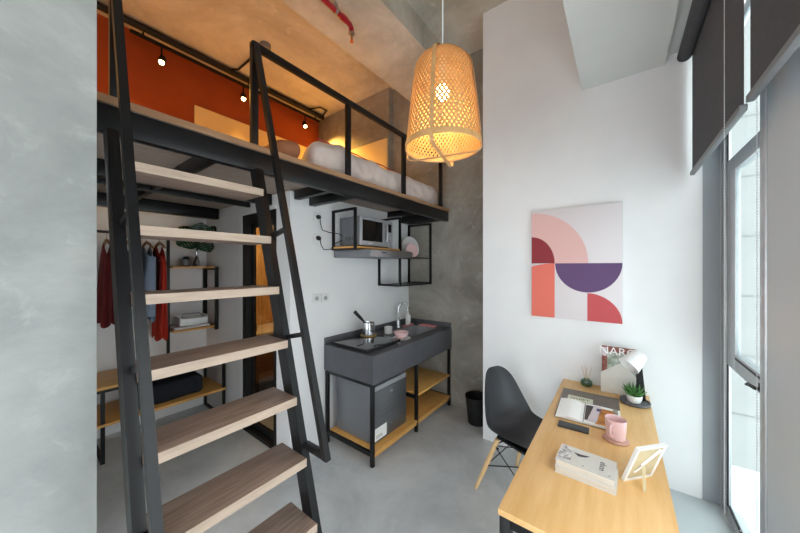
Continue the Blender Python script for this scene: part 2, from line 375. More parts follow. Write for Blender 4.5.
t = thing('loft_railing', 'low black steel railing along the edge of the loft bed', 'railing', (1.9, 1.66, 2.336))
for x in (.826, 1.544, 2.262, 2.985):
    obj('post', B().box(x - .0175, 1.643, 2.336, x + .0175, 1.678, 2.885, .002), 'black', t)
obj('top_rail', B().box(.8085, 1.643, 2.886, XC - .006, 1.678, 2.921, .002), 'black', t)

# ------------------------------------------------------------------ ladder stair
NY = lambda z: 1.509 + .2955 * (z - 2.06)       # front of the treads at height z
t = thing('loft_stair', 'steep open ladder stair with walnut treads and black steel handrails up to the loft', 'stairs', (.52, 1.0, 0))
sl = Vector((0, .2955, 1)).normalized()
for xc, hc in ((.236, .247), (.8195, .830)):
    zb, zt = .002, 2.187
    def q(z, off): return Vector((xc, NY(z) + off, z))
    b = B().poly([q(zb, .034) - Vector((.0175, 0, 0)), q(zb, .11) - Vector((.0175, 0, 0)), q(zt, .11) - Vector((.0175, 0, 0)), q(zt, .034) - Vector((.0175, 0, 0))], (.035, 0, 0))
    obj('stringer', b, 'black', t)
    HY = lambda z: 1.036 + .2935 * (z - .822)
    h0, h1 = Vector((xc + .004, HY(.815), .815)), Vector((xc + .004, HY(2.90) - .005, 2.90))
    e = Vector((.028, 0, 0)); x_ = hc - .014; o_ = .0148; zz = .822 + (1.6405 - o_ - 1.036) / .2935
    hr = obj('handrail', B().poly([(x_, HY(.80) - o_, .80), (x_, HY(.80) + o_, .80), (x_, 1.6405, zz), (x_, 1.6405, 2.918), (x_, HY(2.918) - o_, 2.918)], e), 'black', t)
    obj('end_bracket', B().box(x_ + .0005, h0.y + .012, .8005, x_ + .0275, NY(.815) + .038, .828, .001), 'black', hr)
    for z in (1.84, 1.33):
        obj('bracket', B().bar((hc, HY(z) + .01, z), (hc, NY(z - .03) + .038, z - .03), .020, .022, (0, 0, 1), .002), 'black', hr)
    if xc < .5: obj('newel_post', B().box(.236, 1.641, 2.336, .268, 1.673, 2.93, .002), 'black', t)
for k in range(8):
    z = 2.06 - .2555 * k
    tr = obj('tread', B().box(.2545, NY(z) + .003, z - .036, .801, NY(z) + .2, z, .001), 'tread', t)
    obj('front_edging', B().box(.2545, NY(z), z - .036, .801, NY(z) + .0028, z), 'edge', tr)

# ------------------------------------------------------------------ bed
b = B().soft((2.175, 2.27, 2.472), (.965, .545, .137), .11, (110, 60, 14), .03, 4.5, seed=3.)
for v in b.v:
    if v.z > 2.45: v.z += .016 * noise.noise(Vector((v.x * 6, v.y * 14, v.z * 9))) - .02 * max(0, (v.x - 2.2)) 
    v.y += .018 * noise.noise(Vector((v.x * 11, 0, v.z * 9)))
    if v.y > 1.7: v.x += .45 * max(0, v.y - 1.73) * max(0, 1 - (v.x - 1.2) / 1.2)
    v.x += .05 * max(0, 1 - (v.x - 1.2) / 1.2); v.z = max(v.z, 2.3365); v.x = min(v.x, 3.13 if v.y < 2.47 else 3.035)
o = obj('duvet', b, 'duvet'); tag(o, 'white puffy duvet spread over the loft bed behind the railing', 'duvet')
pts = [Vector((1.36 + i * .045, 1.785 + .004 * math.sin(i * .7), 2.594 + .003 * math.sin(i * .9) - .02 * max(0, (1.32 + i * .045 - 2.2)))) for i in range(37)]
obj('piping', B().tube(pts, .005, 6), 'piping', o)
b = B().soft((1.15, 2.02, 2.43), (.115, .22, .08), .085, (16, 24, 8), .012, 7)
for v in b.v: v.z = max(2.3365, v.z + .3 * (v.x - 1.06))
tag(obj('pillow', b, 'pillow'), 'tan pillow at the left head end of the loft bed', 'pillow')

# ------------------------------------------------------------------ loft track light and conduit
t = thing('track_light', 'black ceiling track with three lit spotlights by the orange wall', 'track light', (1.8, 3.87, 4.0))
obj('track', B().box(.7, 3.855, 3.975, 2.98, 3.89, 4.0, .002), 'blackm', t)
for x in (.8, 1.85, 2.9): obj('track_mount', B().cyl((x, 3.872, 4.001), .008, .078, 10), 'blackm', t)
lights = []
for x in (.93, 1.77, 2.69):
    ax = Vector((-.25, -.62, -.74)).normalized(); c0 = Vector((x + .02, 3.87, 3.815))
    hd = obj('spot_head', B().lathe([(.018, -.105), (.032, -.10), (.034, 0), (.034, .03), (.026, .03), (.026, .012)], c0, 18, 0, True, ax), 'blackm', t)
    obj('stem', B().cyl((x + .02, 3.872, 3.83), .009, .144, 10), 'blackm', hd)
    obj('lens', B().lathe([(.024, .013), (.024, .018), (.012, .026)], c0, 16, 0, True, ax), 'spotglow', hd)
    lights.append((c0 + ax * .06))
t = thing('wall_conduit', 'long black service pipe under the loft ceiling along the orange wall', 'pipe', (1.7, 3.8, 4.03))
obj('pipe', B().tube([(.0, 3.8, 4.03), (3.0, 3.8, 4.03)], .033, 12), 'blackm', t)
obj('branch_pipe', B().tube([(1.60, 3.79, 4.05), (1.66, 3.72, 4.058), (1.665, 3.16, 4.06)], .012, 10), 'blackm', t)
obj('end_loop', B().tube([(2.72, 3.79, 4.05), (2.80, 3.62, 4.055), (2.92, 3.62, 4.055), (2.98, 3.79, 4.05)], .011, 8), 'blackm', t)
t = thing('ceiling_junction_box', 'small round grey box on the loft ceiling above the railing corner', 'junction box', (1.66, 3.12, 4.03))
obj('cover', B().lathe([(.05, 0), (.056, .006), (.058, .048)], (1.665, 3.10, 4.03), 24), 'greyp', t)
# sprinkler
t = thing('sprinkler_pipe', 'red sprinkler pipe hanging below the grey concrete ceiling beam', 'sprinkler', (1.6, 1.86, 3.7))
obj('pipe', B().tube([(.6, 1.83, 3.745), (1.70, 1.862, 3.745), (1.755, 1.865, 3.742), (1.775, 1.867, 3.725), (1.78, 1.868, 3.69)], .021, 14), 'red', t)
obj('coupling', B().lathe([(.026, 0), (.026, .05)], (1.66, 1.861, 3.745), 16, 0, True, (1, .03, 0)), 'red', t)
cl = obj('clamp', B().lathe([(.026, 0), (.026, .022)], (1.585, 1.858, 3.745), 16, 0, True, (1, .03, 0)), 'steel', t)
obj('hanger_rod', B().tube([(1.596, 1.858, 3.77), (1.596, 1.858, 3.818)], .005, 8).tube([(1.596 + .02 * math.cos(a), 1.858, 3.79 + .02 * math.sin(a)) for a in [i * PI / 6 for i in range(12)]], .004, 6, True), 'steel', cl)
hd = obj('sprinkler_head', B().lathe([(.022, 0), (.028, -.004), (.028, -.016), (.014, -.02), (.012, -.04)], (1.78, 1.868, 3.69), 16), 'steel', t)
obj('glass_bulb', B().lathe([(.006, -.04), (.010, -.05), (.008, -.075), (.016, -.08), (.016, -.083)], (1.78, 1.868, 3.69), 12), 'brass', hd)

# ------------------------------------------------------------------ pendant lamp
PC = Vector((1.262, .690, 2.227))
t = thing('pendant_lamp', 'woven bamboo bell pendant lamp hanging lit above the desk', 'pendant lamp', PC)
prof = [(.178 - .040 * (z / .40) ** 1.2, z) for z in [i * .04 for i in range(11)]]
prof += [(.138 - .098 * (1 - math.cos(a)) , .40 + .10 * math.sin(a)) for a in [i * PI / 12 for i in range(1, 7)]]
prof = [(q_, z_ * .905) for q_, z_ in prof]
NSEG = 30
def pr(u):
    f = u * (len(prof) - 1); i = min(int(f), len(prof) - 2); k = f - i
    return prof[i][0] * (1 - k) + prof[i + 1][0] * k, prof[i][1] * (1 - k) + prof[i + 1][1] * k
b = B(); N = 52
for sgn in (1, -1):
    for s in range(N):
        th0 = 2 * PI * s / N; vs = []; fs = []
        for i in range(NSEG + 1):
            u = i / NSEG; r, z = pr(u); th = th0 + sgn * 2.3 * u
            off = .0012 * sgn
            dth = .0052 / max(r, .05)
            for (rr, dd) in ((r + off - .0006, -dth), (r + off - .0006, dth), (r + off + .0006, dth), (r + off + .0006, -dth)):
                vs.append(PC + Vector((rr * math.cos(th + dd), rr * math.sin(th + dd), z)))
        for i in range(NSEG):
            for j in range(4): fs.append((i * 4 + j, i * 4 + (j + 1) % 4, i * 4 + 4 + (j + 1) % 4, i * 4 + 4 + j))
        b.add(vs, fs)
obj('woven_shade', b, 'bamboo', t, recalc=False)
obj('rim', B().lathe([(.181, -.006), (.184, -.004), (.183, .02), (.179, .02), (.176, .0), (.181, -.006)], PC, 48, 0, False), 'band', t)
obj('top_cap', B().lathe([(.045, .448), (.045, .455), (.012, .458), (.012, .475)], PC, 24), 'band', t)
for az in (13.5, 103.5):
    a = math.radians(az); dx = Vector((math.cos(a), math.sin(a), 0)); dn = Vector((-dx.y, dx.x, 0))
    path = [(.0, .466)]
    path += [(pr(u)[0] + .006, pr(u)[1] + .004) for u in [1 - i / 16 for i in range(1, 17)]]
    path += [(.186, -.02), (.176, -.034), (.15, -.04), (0, -.04)]
    full = path + [(-r, z) for r, z in reversed(path[1:-1])]
    wd = .009; vs = []; fs = []; k = len(full)
    for i, (r, z) in enumerate(full):
        p0 = full[i - 1]; p1 = full[(i + 1) % k]; tx, tz = p1[0] - p0[0], p1[1] - p0[1]; L = math.hypot(tx, tz) or 1
        nx, nz = -tz / L, tx / L
        for (e, s2) in ((-.001, -1), (-.001, 1), (.001, 1), (.001, -1)):
            vs.append(PC + dx * (r + nx * e) + dn * wd * s2 + Vector((0, 0, z + nz * e)))
    for i in range(k):
        for j in range(4): fs.append((i * 4 + j, i * 4 + (j + 1) % 4, ((i + 1) % k) * 4 + (j + 1) % 4, ((i + 1) % k) * 4 + j))
    obj('strap', B().add(vs, fs), 'band', t)
bl = obj('bulb', B().ball(PC + Vector((0, 0, .27)), .034, 0, 12, 1.15), 'bulb', t)
obj('socket', B().cyl(PC + Vector((0, 0, .305)), .018, .142, 14), 'wht', bl)
obj('cord', B().tube([PC + Vector((0, 0, .475)), Vector((PC.x, PC.y, 4.079))], .0035, 8), 'wht', t)

# ------------------------------------------------------------------ blinds
def blind(name, x0, x1, label, ch):
    t = thing(name, label, 'blind', ((x0 + x1) / 2, -.37, 2.24), 0, 'dark roller blinds over the window')
    tb = obj('roller_tube', B().lathe([(.038, 0), (.038, x1 - x0)], (x0, -.345, 3.058), 24, 0, True, (1, 0, 0)), 'fabric', t)
    obj('fabric', B().box(x0 + .01, -.3795, 2.27, x1 - .022, -.3785, 3.055), 'fabric', t)
    obj('bottom_bar', B().box(x0 + .01, -.389, 2.248, x1 - .022, -.367, 2.272, .002), 'bar', t)
    if ch:
        b = B(); y0, y1 = -.333, -.418; zb = .66; n = 0; z = 3.0
        pts = []
        while z > zb: pts.append((y0, z)); z -= .0115
        pts += [((y0 + y1) / 2 + (y0 - y1) / 2 * math.cos(a), zb - (y0 - y1) / 2 * math.sin(a)) for a in [PI * i / 10 for i in range(11)]]
        z = zb
        while z < 3.0: pts.append((y1, z)); z += .0115
        for (y, z) in pts:
            b.add([Vector((ch, y, z)) + Vector(q) * .0027 for q in ((1, 0, 0), (-1, 0, 0), (0, 1, 0), (0, -1, 0), (0, 0, 1), (0, 0, -1))],
                  [(0, 2, 4), (2, 1, 4), (1, 3, 4), (3, 0, 4), (2, 0, 5), (1, 2, 5), (3, 1, 5), (0, 3, 5)])
        b.tube([(ch, y0, 3.0), (ch, y0, zb)], .0007, 5).tube([(ch, y1, 3.0), (ch, y1, zb)], .0007, 5)
        obj('bead_chain', b, 'chain', t)
    return t
blind('roller_blind', 1.675, 2.705, 'dark grey roller blind next to the picture wall, with the bead chain', 1.712)
blind('roller_blind', .06, 1.637, 'dark grey roller blind at the right edge of the photo over the grey pier', None)

# ------------------------------------------------------------------ picture
Y0, Y1, Z0, Z1 = .607, -.015, 1.228, 2.124
b = B().box(XW - .032, Y1, Z0, XW - .002, Y0, Z1, .002)
def UV(u, v): return Vector((XW - .0325, Y0 + (Y1 - Y0) * u, Z1 + (Z0 - Z1) * v))
def shape(uv, mi, lift=0.): b.poly([UV(*p) - Vector((lift, 0, 0)) for p in uv], (-.0006, 0, 0), mi)
arc = lambda cu, cv, ru, rv, a0, a1, n=24: [(cu + ru * math.cos(a0 + (a1 - a0) * i / n), cv - rv * math.sin(a0 + (a1 - a0) * i / n)) for i in range(n + 1)]
shape([(0, .5)] + arc(0, .5, .66, .475, 0, PI / 2), 1)
shape([(0, .5)] + arc(0, .5, .285, .25, 0, PI / 2), 2, .0008)
shape(arc(.645, .5, .355, .255, PI, 2 * PI), 3)
shape([(.285, 1), (.285, .5)] + [(.285 - .285 * i / 10, .5 + .03 * (i / 10) ** 2) for i in range(1, 11)] + [(0, 1)], 4)
shape([(.65, 1)] + arc(.65, 1, .35, .24, 0, PI / 2), 5)
o = obj('wall_picture', b, ['p_bg', 'p_pink', 'p_red', 'p_pur', 'p_or', 'p_co'])
tag(o, 'abstract geometric canvas in blush, plum and salmon on the white wall', 'picture')

# ------------------------------------------------------------------ desk
DZ = .733
t = thing('desk', 'long light oak desk with black steel legs under the picture', 'desk', (1.9, .1, 0))
DX0, DX1, DY0, DY1 = 1.108, XW - .006, -.164, .37
obj('desktop', B().box(DX0, DY0, DZ - .024, DX1, DY1, DZ, .002), 'oak', t)
for x in (DX0 + .004, DX1 - .044):
    for y in (DY0 + .004, DY1 - .044):
        obj('leg', B().box(x, y, .126 if y < -.1 else .001, x + .04, y + .04, DZ - .0255, .002), 'black', t)
for x in (DX0 + .006, DX1 - .042): obj('end_rail', B().box(x, DY0 + .045, DZ - .062, x + .036, DY1 - .045, DZ - .026, .002), 'black', t)
for y in (DY0 + .006, DY1 - .042): obj('side_rail', B().box(DX0 + .045, y, DZ - .056, DX1 - .045, y + .03, DZ - .026, .002), 'black', t)

# ------------------------------------------------------------------ chair
t = thing('dining_chair', 'dark grey moulded shell chair on beech legs pulled up to the desk', 'chair', (2.206, .5465, 0), PI + math.radians(-22), None, True)
cl = [(.228, .425, .165, .03), (.210, .445, .203, .045), (.135, .451, .222, .055), (.045, .444, .235, .055), (-.035, .437, .244, .058), (-.10, .438, .252, .064), (-.15, .452, .257, .072), (-.187, .482, .257, .078), (-.213, .525, .250, .078), (-.232, .578, .236, .074), (-.247, .635, .217, .068), (-.259, .695, .195, .06), (-.270, .752, .170, .052), (-.279, .802, .138, .036), (-.285, .836, .098, .02), (-.287, .85, .05, .008)]
vs, fs = [], []; nv = 14
for i, (y, z, hw, c_) in enumerate(cl):
    p0, p1 = cl[max(0, i - 1)], cl[min(len(cl) - 1, i + 1)]; ty, tz = p1[0] - p0[0], p1[1] - p0[1]; L = math.hypot(ty, tz)
    ny, nz = tz / L, -ty / L
    for j in range(nv + 1):
        v = -1 + 2 * j / nv; k_ = c_ * abs(v) ** 2.3
        vs.append(Vector((hw * v * (1 - .06 * abs(v) ** 4), y + ny * k_, z + nz * k_)))
for i in range(len(cl) - 1):
    for j in range(nv): fs.append((i * (nv + 1) + j, i * (nv + 1) + j + 1, (i + 1) * (nv + 1) + j + 1, (i + 1) * (nv + 1) + j))
o = obj('shell', B().add(vs, fs), 'shell', t, ang=180)
md = o.modifiers.new('s', 'SOLIDIFY'); md.thickness = .007; md.offset = 0
md = o.modifiers.new('d', 'SUBSURF'); md.levels = 2; md.render_levels = 2
for sx in (-1, 1):
    for sy, yt, yb in ((1, .13, .22), (-1, -.11, -.24)):
        lg = obj('leg', B().tube([(sx * .15, yt, .405), (sx * .1925, (yt + yb) / 2, .204), (sx * .235, yb, .002)], [.017, .0165, .0115], 14), 'beech', t)
        obj('bolt', B().cyl((sx * .163, yt * 1.12, .345), .006, .03, 8, 0, (0, 1, 0)), 'black', lg)
g = B()
TL = lambda sx, sy, z: Vector((sx * (.15 + .085 * (.405 - z) / .405), (.13 + .09 * (.405 - z) / .405) if sy > 0 else (-.11 - .13 * (.405 - z) / .405), z))
for sx in (-1, 1):
    g.tube([TL(sx, 1, .35), TL(sx, -1, .19)], .004, 6).tube([TL(sx, 1, .19), TL(sx, -1, .35)], .004, 6)
for sy in (-1, 1):
    g.tube([TL(1, sy, .35), TL(-1, sy, .19)], .004, 6).tube([TL(1, sy, .19), TL(-1, sy, .35)], .004, 6)
g.tube([TL(-1, 1, .36), TL(1, 1, .36)], .006, 6).tube([TL(-1, -1, .36), TL(1, -1, .36)], .006, 6)
obj('wire_base', g, 'black', t)
for x in (-.15, .10): obj('seat_mount', B().box(x, -.12, .405, x + .05, .14, .425, .003), 'black', t)

# ------------------------------------------------------------------ things on the desk
# reed diffuser
t = thing('reed_diffuser', 'small green glass bottle with reed sticks in the far left desk corner', 'diffuser', (2.655, .215, DZ))
c = Vector((2.655, .205, DZ + .001))
obj('bottle', B().lathe([(.026, 0), (.036, .006), (.040, .022), (.036, .04), (.022, .05), (.018, .056), (.014, .054), (.018, .048), (.032, .036), (.036, .022), (.032, .008)], c, 24), 'greenglass', t)
for (dx, dy) in ((-.02, .03), (.012, -.035), (-.03, -.005), (.022, .012)):
    obj('reed', B().tube([c + Vector((0, 0, .012)), c + Vector((dx, dy, .15))], .0016, 6), 'reed', t)
# magazine holder
t = thing('magazine_holder', 'white house-fronted magazine file on the far end of the desk', 'magazine file', (2.63, .01, DZ))
HY0, HY1, HX0, HX1 = .113, -.098, 2.606, 2.70
z0 = DZ + .001
house = [(HY0, z0), (HY1, z0), (HY1, z0 + .135), ((HY0 + HY1) / 2 - .018, z0 + .232), (HY0, z0 + .142)]
obj('front_panel', B().poly([Vector((HX0, y, z)) for y, z in house], (.003, 0, 0)), 'card', t)
obj('back_panel', B().poly([Vector((HX1 - .003, y, z)) for y, z in house], (.003, 0, 0)), 'card', t)
for y in (HY0, HY1 + .003): obj('side_panel', B().box(HX0 + .0031, y - .003, z0, HX1 - .0031, y, z0 + .13), 'card', t)
obj('bottom_panel', B().box(HX0 + .0031, HY1 + .0031, z0, HX1 - .0031, HY0 - .0031, z0 + .003), 'card', t)
def cover(x, y0, y1, z1, title):
    """standing magazine: body, spine and a printed front cover facing -X"""
    b = B().box(x, y1, z0 + .004, x + .012, y0, z1)
    return b
mg = thing('magazine', 'upright magazine with maroon title band standing in the white file', 'magazine', (2.605, .0, z0 + .004))
MY0, MY1, MZ1, MX = .107, -.092, 1.072, 2.613
obj('pages', B().box(MX, MY1, z0 + .0045, MX + .014, MY0, MZ1), 'paper', mg)
cv = obj('cover', B().box(MX - .0012, MY1, z0 + .0045, MX - .0001, MY0, MZ1, mi=0).box(MX - .0018, MY1 + .004, z0 + .006, MX - .0013, MY0 - .032, MZ1 - .042, mi=1).box(MX - .0018, MY0 - .0285, MZ1 - .075, MX - .0013, MY0 - .002, MZ1 - .012, mi=2), ['m_mar', 'm_grn', 'm_lil'], mg)
obj('title', text_b('NARO', .078, basis((MX - .0022, .012, MZ1 - .036), (0, -1, 0), (0, 0, 1), (-1, 0, 0))), 'paper', cv)
mg = thing('magazine', 'upright pale magazine at the back of the white file, numbered 2', 'magazine', (2.66, -.01, z0 + .004))
obj('pages', B().box(2.660, -.093, z0 + .0045, 2.675, .10, 1.055), 'paper', mg)
cv = obj('cover', B().box(2.6585, -.0935, z0 + .0045, 2.6599, .10, 1.056), 'wht', mg)
obj('issue_number', text_b('2', .03, basis((2.6578, -.078, 1.04), (0, -1, 0), (0, 0, 1), (-1, 0, 0))), 'm_ink', cv)
# desk lamp
LC = Vector((2.51, -.080, DZ + .001))
t = thing('desk_lamp', 'white shaded desk lamp with round grey tray base at the far end', 'desk lamp', LC)
obj('tray_base', B().lathe([(.074, 0), (.081, .004), (.083, .018), (.080, .021), (.076, .012), (.002, .011)], LC, 40), 'greyst', t)
obj('stem', B().poly([LC + Vector(v) for v in ((.045, -.060, .0115), (.045, -.008, .0115), (.04, -.008, .225), (.04, -.040, .235))], (.012, .0, .0)), 'blackm', t)
op, bk = Vector((2.478, -.045, .985)), Vector((2.535, -.112, 1.062))
ax = (bk - op).normalized(); L = (bk - op).length
sh = obj('lamp_shade', B().lathe([(.064, 0), (.060, .02), (.047, L * .8), (.043, L * .95), (.036, L), (.001, L)], op, 36, 0, False, ax).lathe([(.064, 0), (.0625, .0), (.0585, .02), (.045, L * .8), (.001, L * .92)], op, 36, 0, False, ax), 'wht', t)
obj('shade_bulb', B().ball(op + ax * .045, .022), 'wht', sh)
# succulent
PCt = Vector((2.492, -.075, DZ + .0135))
t = thing('potted_succulent', 'spiky green succulent in a round white pot on the lamp tray', 'plant', PCt)
obj('pot', B().lathe([(.026, 0), (.034, .004), (.043, .03), (.045, .05), (.042, .05), (.040, .036), (.001, .036)], PCt, 32), 'wht', t)
obj('soil', B().lathe([(.039, .0365), (.001, .04)], PCt, 20), 'soil', t)
b = B()
for i in range(26):
    az = i * 2.4; el = .35 + 1.0 * (i / 26); Ln = .075 - .012 * random.random()
    d0 = Vector((math.cos(az) * math.cos(el), math.sin(az) * math.cos(el), math.sin(el)))
    p0 = PCt + Vector((0, 0, .04)) + Vector((math.cos(az), math.sin(az), 0)) * .008
    pts = [p0 + d0 * Ln * u + Vector((0, 0, .016 * u * u)) for u in (0, .3, .6, .85, 1)]
    b.tube(pts, [.006, .0085, .0065, .003, .0006], 6)
obj('foliage', b, 'leaf', t)
# magazine stack under the mug side
def tilt(cx, cy, z, ang): return Matrix.Translation((cx, cy, z)) @ Matrix.Rotation(ang, 4, 'Z')
t = thing('magazine', 'closed taupe magazine lying under the open white one on the desk', 'magazine', (2.23, .17, DZ + .001), math.radians(2), None, True)
obj('pages', B().box(-.228, -.17, .001, .245, .155, .013), 'paper', t)
cv = obj('cover', B().box(-.23, -.172, .0131, .247, .157, .0145).box(-.23, .1551, .0, .247, .157, .0131).box(-.23, -.172, -.0, .247, .157, .0009), 'm_brn', t)
obj('title_label', B().box(.05, -.03, .0146, .13, .115, .0152), 'm_lab', cv)
obj('title', text_b('QUIET', .04, basis((.09, .045, .0156), (0, -1, 0), (1, 0, 0), (0, 0, 1)), .0004), 'm_ink', cv)
t = thing('open_magazine', 'open magazine with a blank white page and an amber photo page on the desk', 'magazine', (2.112, .176, DZ + .0165), math.radians(2), None, True)
def leafpage(y0, y1, x0, x1, hump=.012, th=.004, n=14):
    vs, fs = [], []
    for i in range(n + 1):
        u = i / n; y = y0 + (y1 - y0) * u; z = th + hump * math.sin(min(1, (1 - u) * 1.15) * PI) * (1 - u) ** .3
        vs += [Vector((x0, y, 0)), Vector((x1, y, 0)), Vector((x1, y, z)), Vector((x0, y, z))]
    for i in range(n):
        for j in range(4): fs.append((i * 4 + j, i * 4 + (j + 1) % 4, i * 4 + 4 + (j + 1) % 4, i * 4 + 4 + j))
    fs += [(0, 1, 2, 3), tuple(n * 4 + j for j in (3, 2, 1, 0))]
    return B().add(vs, fs)
obj('left_page', leafpage(.002, .140, -.125, .150), 'paper', t)
rp = obj('right_page', leafpage(-.002, -.182, -.125, .150, .002), 'paper', t)
def pt(x0, y0, x1, y1, m, name, z=.0072): obj(name, B().box(x0, y0, z, x1, y1, z + .0005), m, rp)
pt(-.098, -.045, .12, -.006, 'm_dk', 'dark_print'); pt(-.12, -.15, .11, -.06, 'm_pho', 'amber_print')
obj('pale_print', B().poly([Vector(v) for v in ((-.1, -.02, .0079), (-.1, -.066, .0079), (.13, -.085, .0079), (.13, -.048, .0079))], (0, 0, .0005)), 'm_lil', rp)
pt(.055, -.085, .095, -.062, 'm_nav', 'navy_print', .0087); pt(.02, -.142, .065, -.115, 'm_cor', 'coral_print', .0087); pt(.0, -.17, .14, -.146, 'm_gry', 'grey_print')
# phone
t = thing('phone', 'dark phone lying face up on the desk in front of the open magazine', 'phone', (1.918, .212, DZ + .001), math.radians(2), None, True)
obj('body', B().box(-.034, -.076, 0, .034, .076, .0085, .003), 'phone', t)
obj('screen', B().box(-.031, -.073, .0086, .031, .073, .0090), 'glassb', t)
# mug and coaster
mc = Vector((1.918, .017, DZ))
t = tag(obj('coaster', B().lathe([(.056, .001), (.058, .003), (.058, .008), (.056, .0095)], mc, 36), 'pinkd'), 'round pink-brown coaster under the pink mug', 'coaster')
mc = Vector((1.922, .018, DZ + .0105))
t = thing('mug', 'pink ceramic mug with a round handle standing on the coaster', 'mug', mc)
obj('cup', B().lathe([(q_ * 1.08, z_ * 1.06) for q_, z_ in [(.034, 0), (.038, .003), (.042, .05), (.0445, .095), (.043, .0965), (.0412, .094), (.038, .05), (.034, .008), (.001, .007)]], mc, 36), 'pink', t)
ha = math.radians(160); hd = Vector((math.cos(ha), math.sin(ha), 0))
obj('handle', B().tube([mc + hd * (.042 + .026 * math.sin(a)) + Vector((0, 0, .052 - .029 * math.cos(a))) for a in [PI * i / 12 for i in range(13)]], .0055, 10), 'pink', t)
# books
def book(name, label, cx, cy, z, rot, L, W, H, top):
    t = thing(name, label, 'book', (cx, cy, z), rot, 'two books in a pile on the near desk', True)
    obj('pages', B().box(-W / 2 + .003, -L / 2 + .003, .0021, W / 2 - .001, L / 2 - .003, H - .0021), 'pageedge', t)
    cv = obj('cover', B().box(-W / 2, -L / 2, 0, W / 2, L / 2, .002).box(-W / 2, -L / 2, H - .002, W / 2, L / 2, H).box(W / 2 - .001, -L / 2, .002, W / 2, L / 2, H - .002), 'card', t)
    if top:
        obj('floral_print', B().box(-.06, L / 2 - .055, H + .0001, .066, L / 2 - .004, H + .0005), 'mflor', cv)
        obj('title', text_b('ebon', .034, basis((.0, -.062, H + .0005), (-1, 0, 0), (0, -1, 0), (0, 0, 1)), .0004), 'm_ink', cv)
        obj('emblem', B().poly([Vector(v) for v in ((.034, .052, H + .0002), (.012, .03, H + .0002), (.022, .004, H + .0002), (.042, -.012, H + .0002), (.034, .02, H + .0002))], (0, 0, .0003)), 'm_ink', cv)
        obj('dot', B().cyl((-.05, .004, H + .0001), .003, .0004, 10).cyl((-.052, -.09, H + .0001), .003, .0004, 10), 'm_ink', cv)
    return t
book('book', 'cream paperback lying flat on the near desk, lower of two', 1.53, .120, DZ + .001, math.radians(-2), .222, .152, .026, False)
book('book', 'cream paperback with floral cover and title, upper of two', 1.535, .122, DZ + .0275, math.radians(-3), .216, .150, .026, True)
# photo frame seen from behind
t = thing('photo_frame', 'white picture frame seen from behind leaning on its easel stand at the right desk edge', 'photo frame', (1.60, -.06, DZ))
a0, a1 = Vector((1.573, -.010, DZ + .001)), Vector((1.683, -.108, DZ + .001))
ud = (a1 - a0).normalized(); W = (a1 - a0).length
nr = Vector((ud.y, -ud.x, 0)); nr = nr if nr.dot(Vector((1, .3, 0))) < 0 else -nr     # its back and easel side
upv = (Vector((0, 0, 1)) * .93 + nr * .34).normalized(); nn = upv.cross(ud).normalized(); HH = .185
if nn.dot(nr) < 0: nn = -nn
def fr(u0, v0, u1, v1, n0, n1): 
    return B().add([a0 + ud * u + upv * v + nn * n for n in (n0, n1) for (u, v) in ((u0, v0), (u1, v0), (u1, v1), (u0, v1))], [(0, 1, 2, 3), (7, 6, 5, 4), (0, 4, 5, 1), (1, 5, 6, 2), (2, 6, 7, 3), (3, 7, 4, 0)])
fb = B()
for q in ((0, 0, W, .0095), (0, HH - .0095, W, HH), (0, .0095, .0095, HH - .0095), (W - .0095, .0095, W, HH - .0095)):
    k = fr(*q, -.009, .004); fb.add(k.v, k.f)
obj('frame', fb, 'wht', t)
obj('back_board', fr(.0096, .0096, W - .0096, HH - .0096, -.004, .0), 'khaki', t)
st0 = a0 + ud * W * .42 + upv * HH * .48 + nn * .008; st1 = Vector((1.545, -.080, DZ + .003))
obj('easel_leg', B().bar(st0, st1, .010, .004, (0, 0, 1)), 'khaki', t)
obj('brace', B().bar(a0 + ud * W * .40 + upv * HH * .45 + nn * .003, a0 + ud * W * .86 + upv * HH * .88 + nn * .003, .016, .003, tuple(nn)).bar(a0 + ud * W * .25 + upv * HH * .25 + nn * .003, st0, .008, .003, tuple(nn)), 'paper', t)

# ------------------------------------------------------------------ kitchen unit
KX0, KX1, KY0, KY1, KZ = 1.765, XC - .006, 1.6, YK - .006, .917
t = thing('kitchen_unit', 'charcoal kitchenette counter on a black steel frame with oak shelves', 'kitchen unit', (2.45, 1.9, 0))
SX0, SX1, SY0, SY1 = 2.55, 3.02, 1.745, 2.05
obj('counter_top', B().box(KX0, KY0, KZ - .02, SX0, KY1, KZ).box(SX1, KY0, KZ - .02, KX1, KY1, KZ).box(SX0, KY0, KZ - .02, SX1, SY0, KZ).box(SX0, SY1, KZ - .02, SX1, KY1, KZ), 'charcoal', t)
obj('apron', B().box(KX0, KY0, .682, KX1, KY0 + .018, KZ - .0205).box(KX0, KY0 + .0185, .682, KX0 + .018, KY1, KZ - .0205).box(KX1 - .018, KY0 + .0185, .682, KX1, KY1, KZ - .0205), 'charcoal', t)
obj('backsplash', B().box(KX0, KY1 - .02, KZ + .0005, KX1, KY1, KZ + .062, .002).box(KX1 - .02, KY0 + .004, KZ + .0005, KX1, KY1 - .0205, KZ + .062, .002), 'charcoal', t)
for x in (KX0 + .002, 2.415, KX1 - .032):
    for y in (KY0 + .012, KY1 - .045): obj('leg', B().box(x, y, .001, x + .03, y + .03, .6815, .002), 'black', t)
for x in (KX0 + .002, KX1 - .032): obj('side_rail', B().box(x, KY0 + .043, .085, x + .03, KY1 - .046, .118, .002), 'black', t)
for x in (KX0 + .002, KX1 - .032): obj('side_rail', B().box(x, KY0 + .043, .655, x + .03, KY1 - .046, .681, .002), 'black', t)
obj('cross_rail', B().box(2.415, KY0 + .043, .33, 2.445, KY1 - .046, .355, .002), 'black', t)
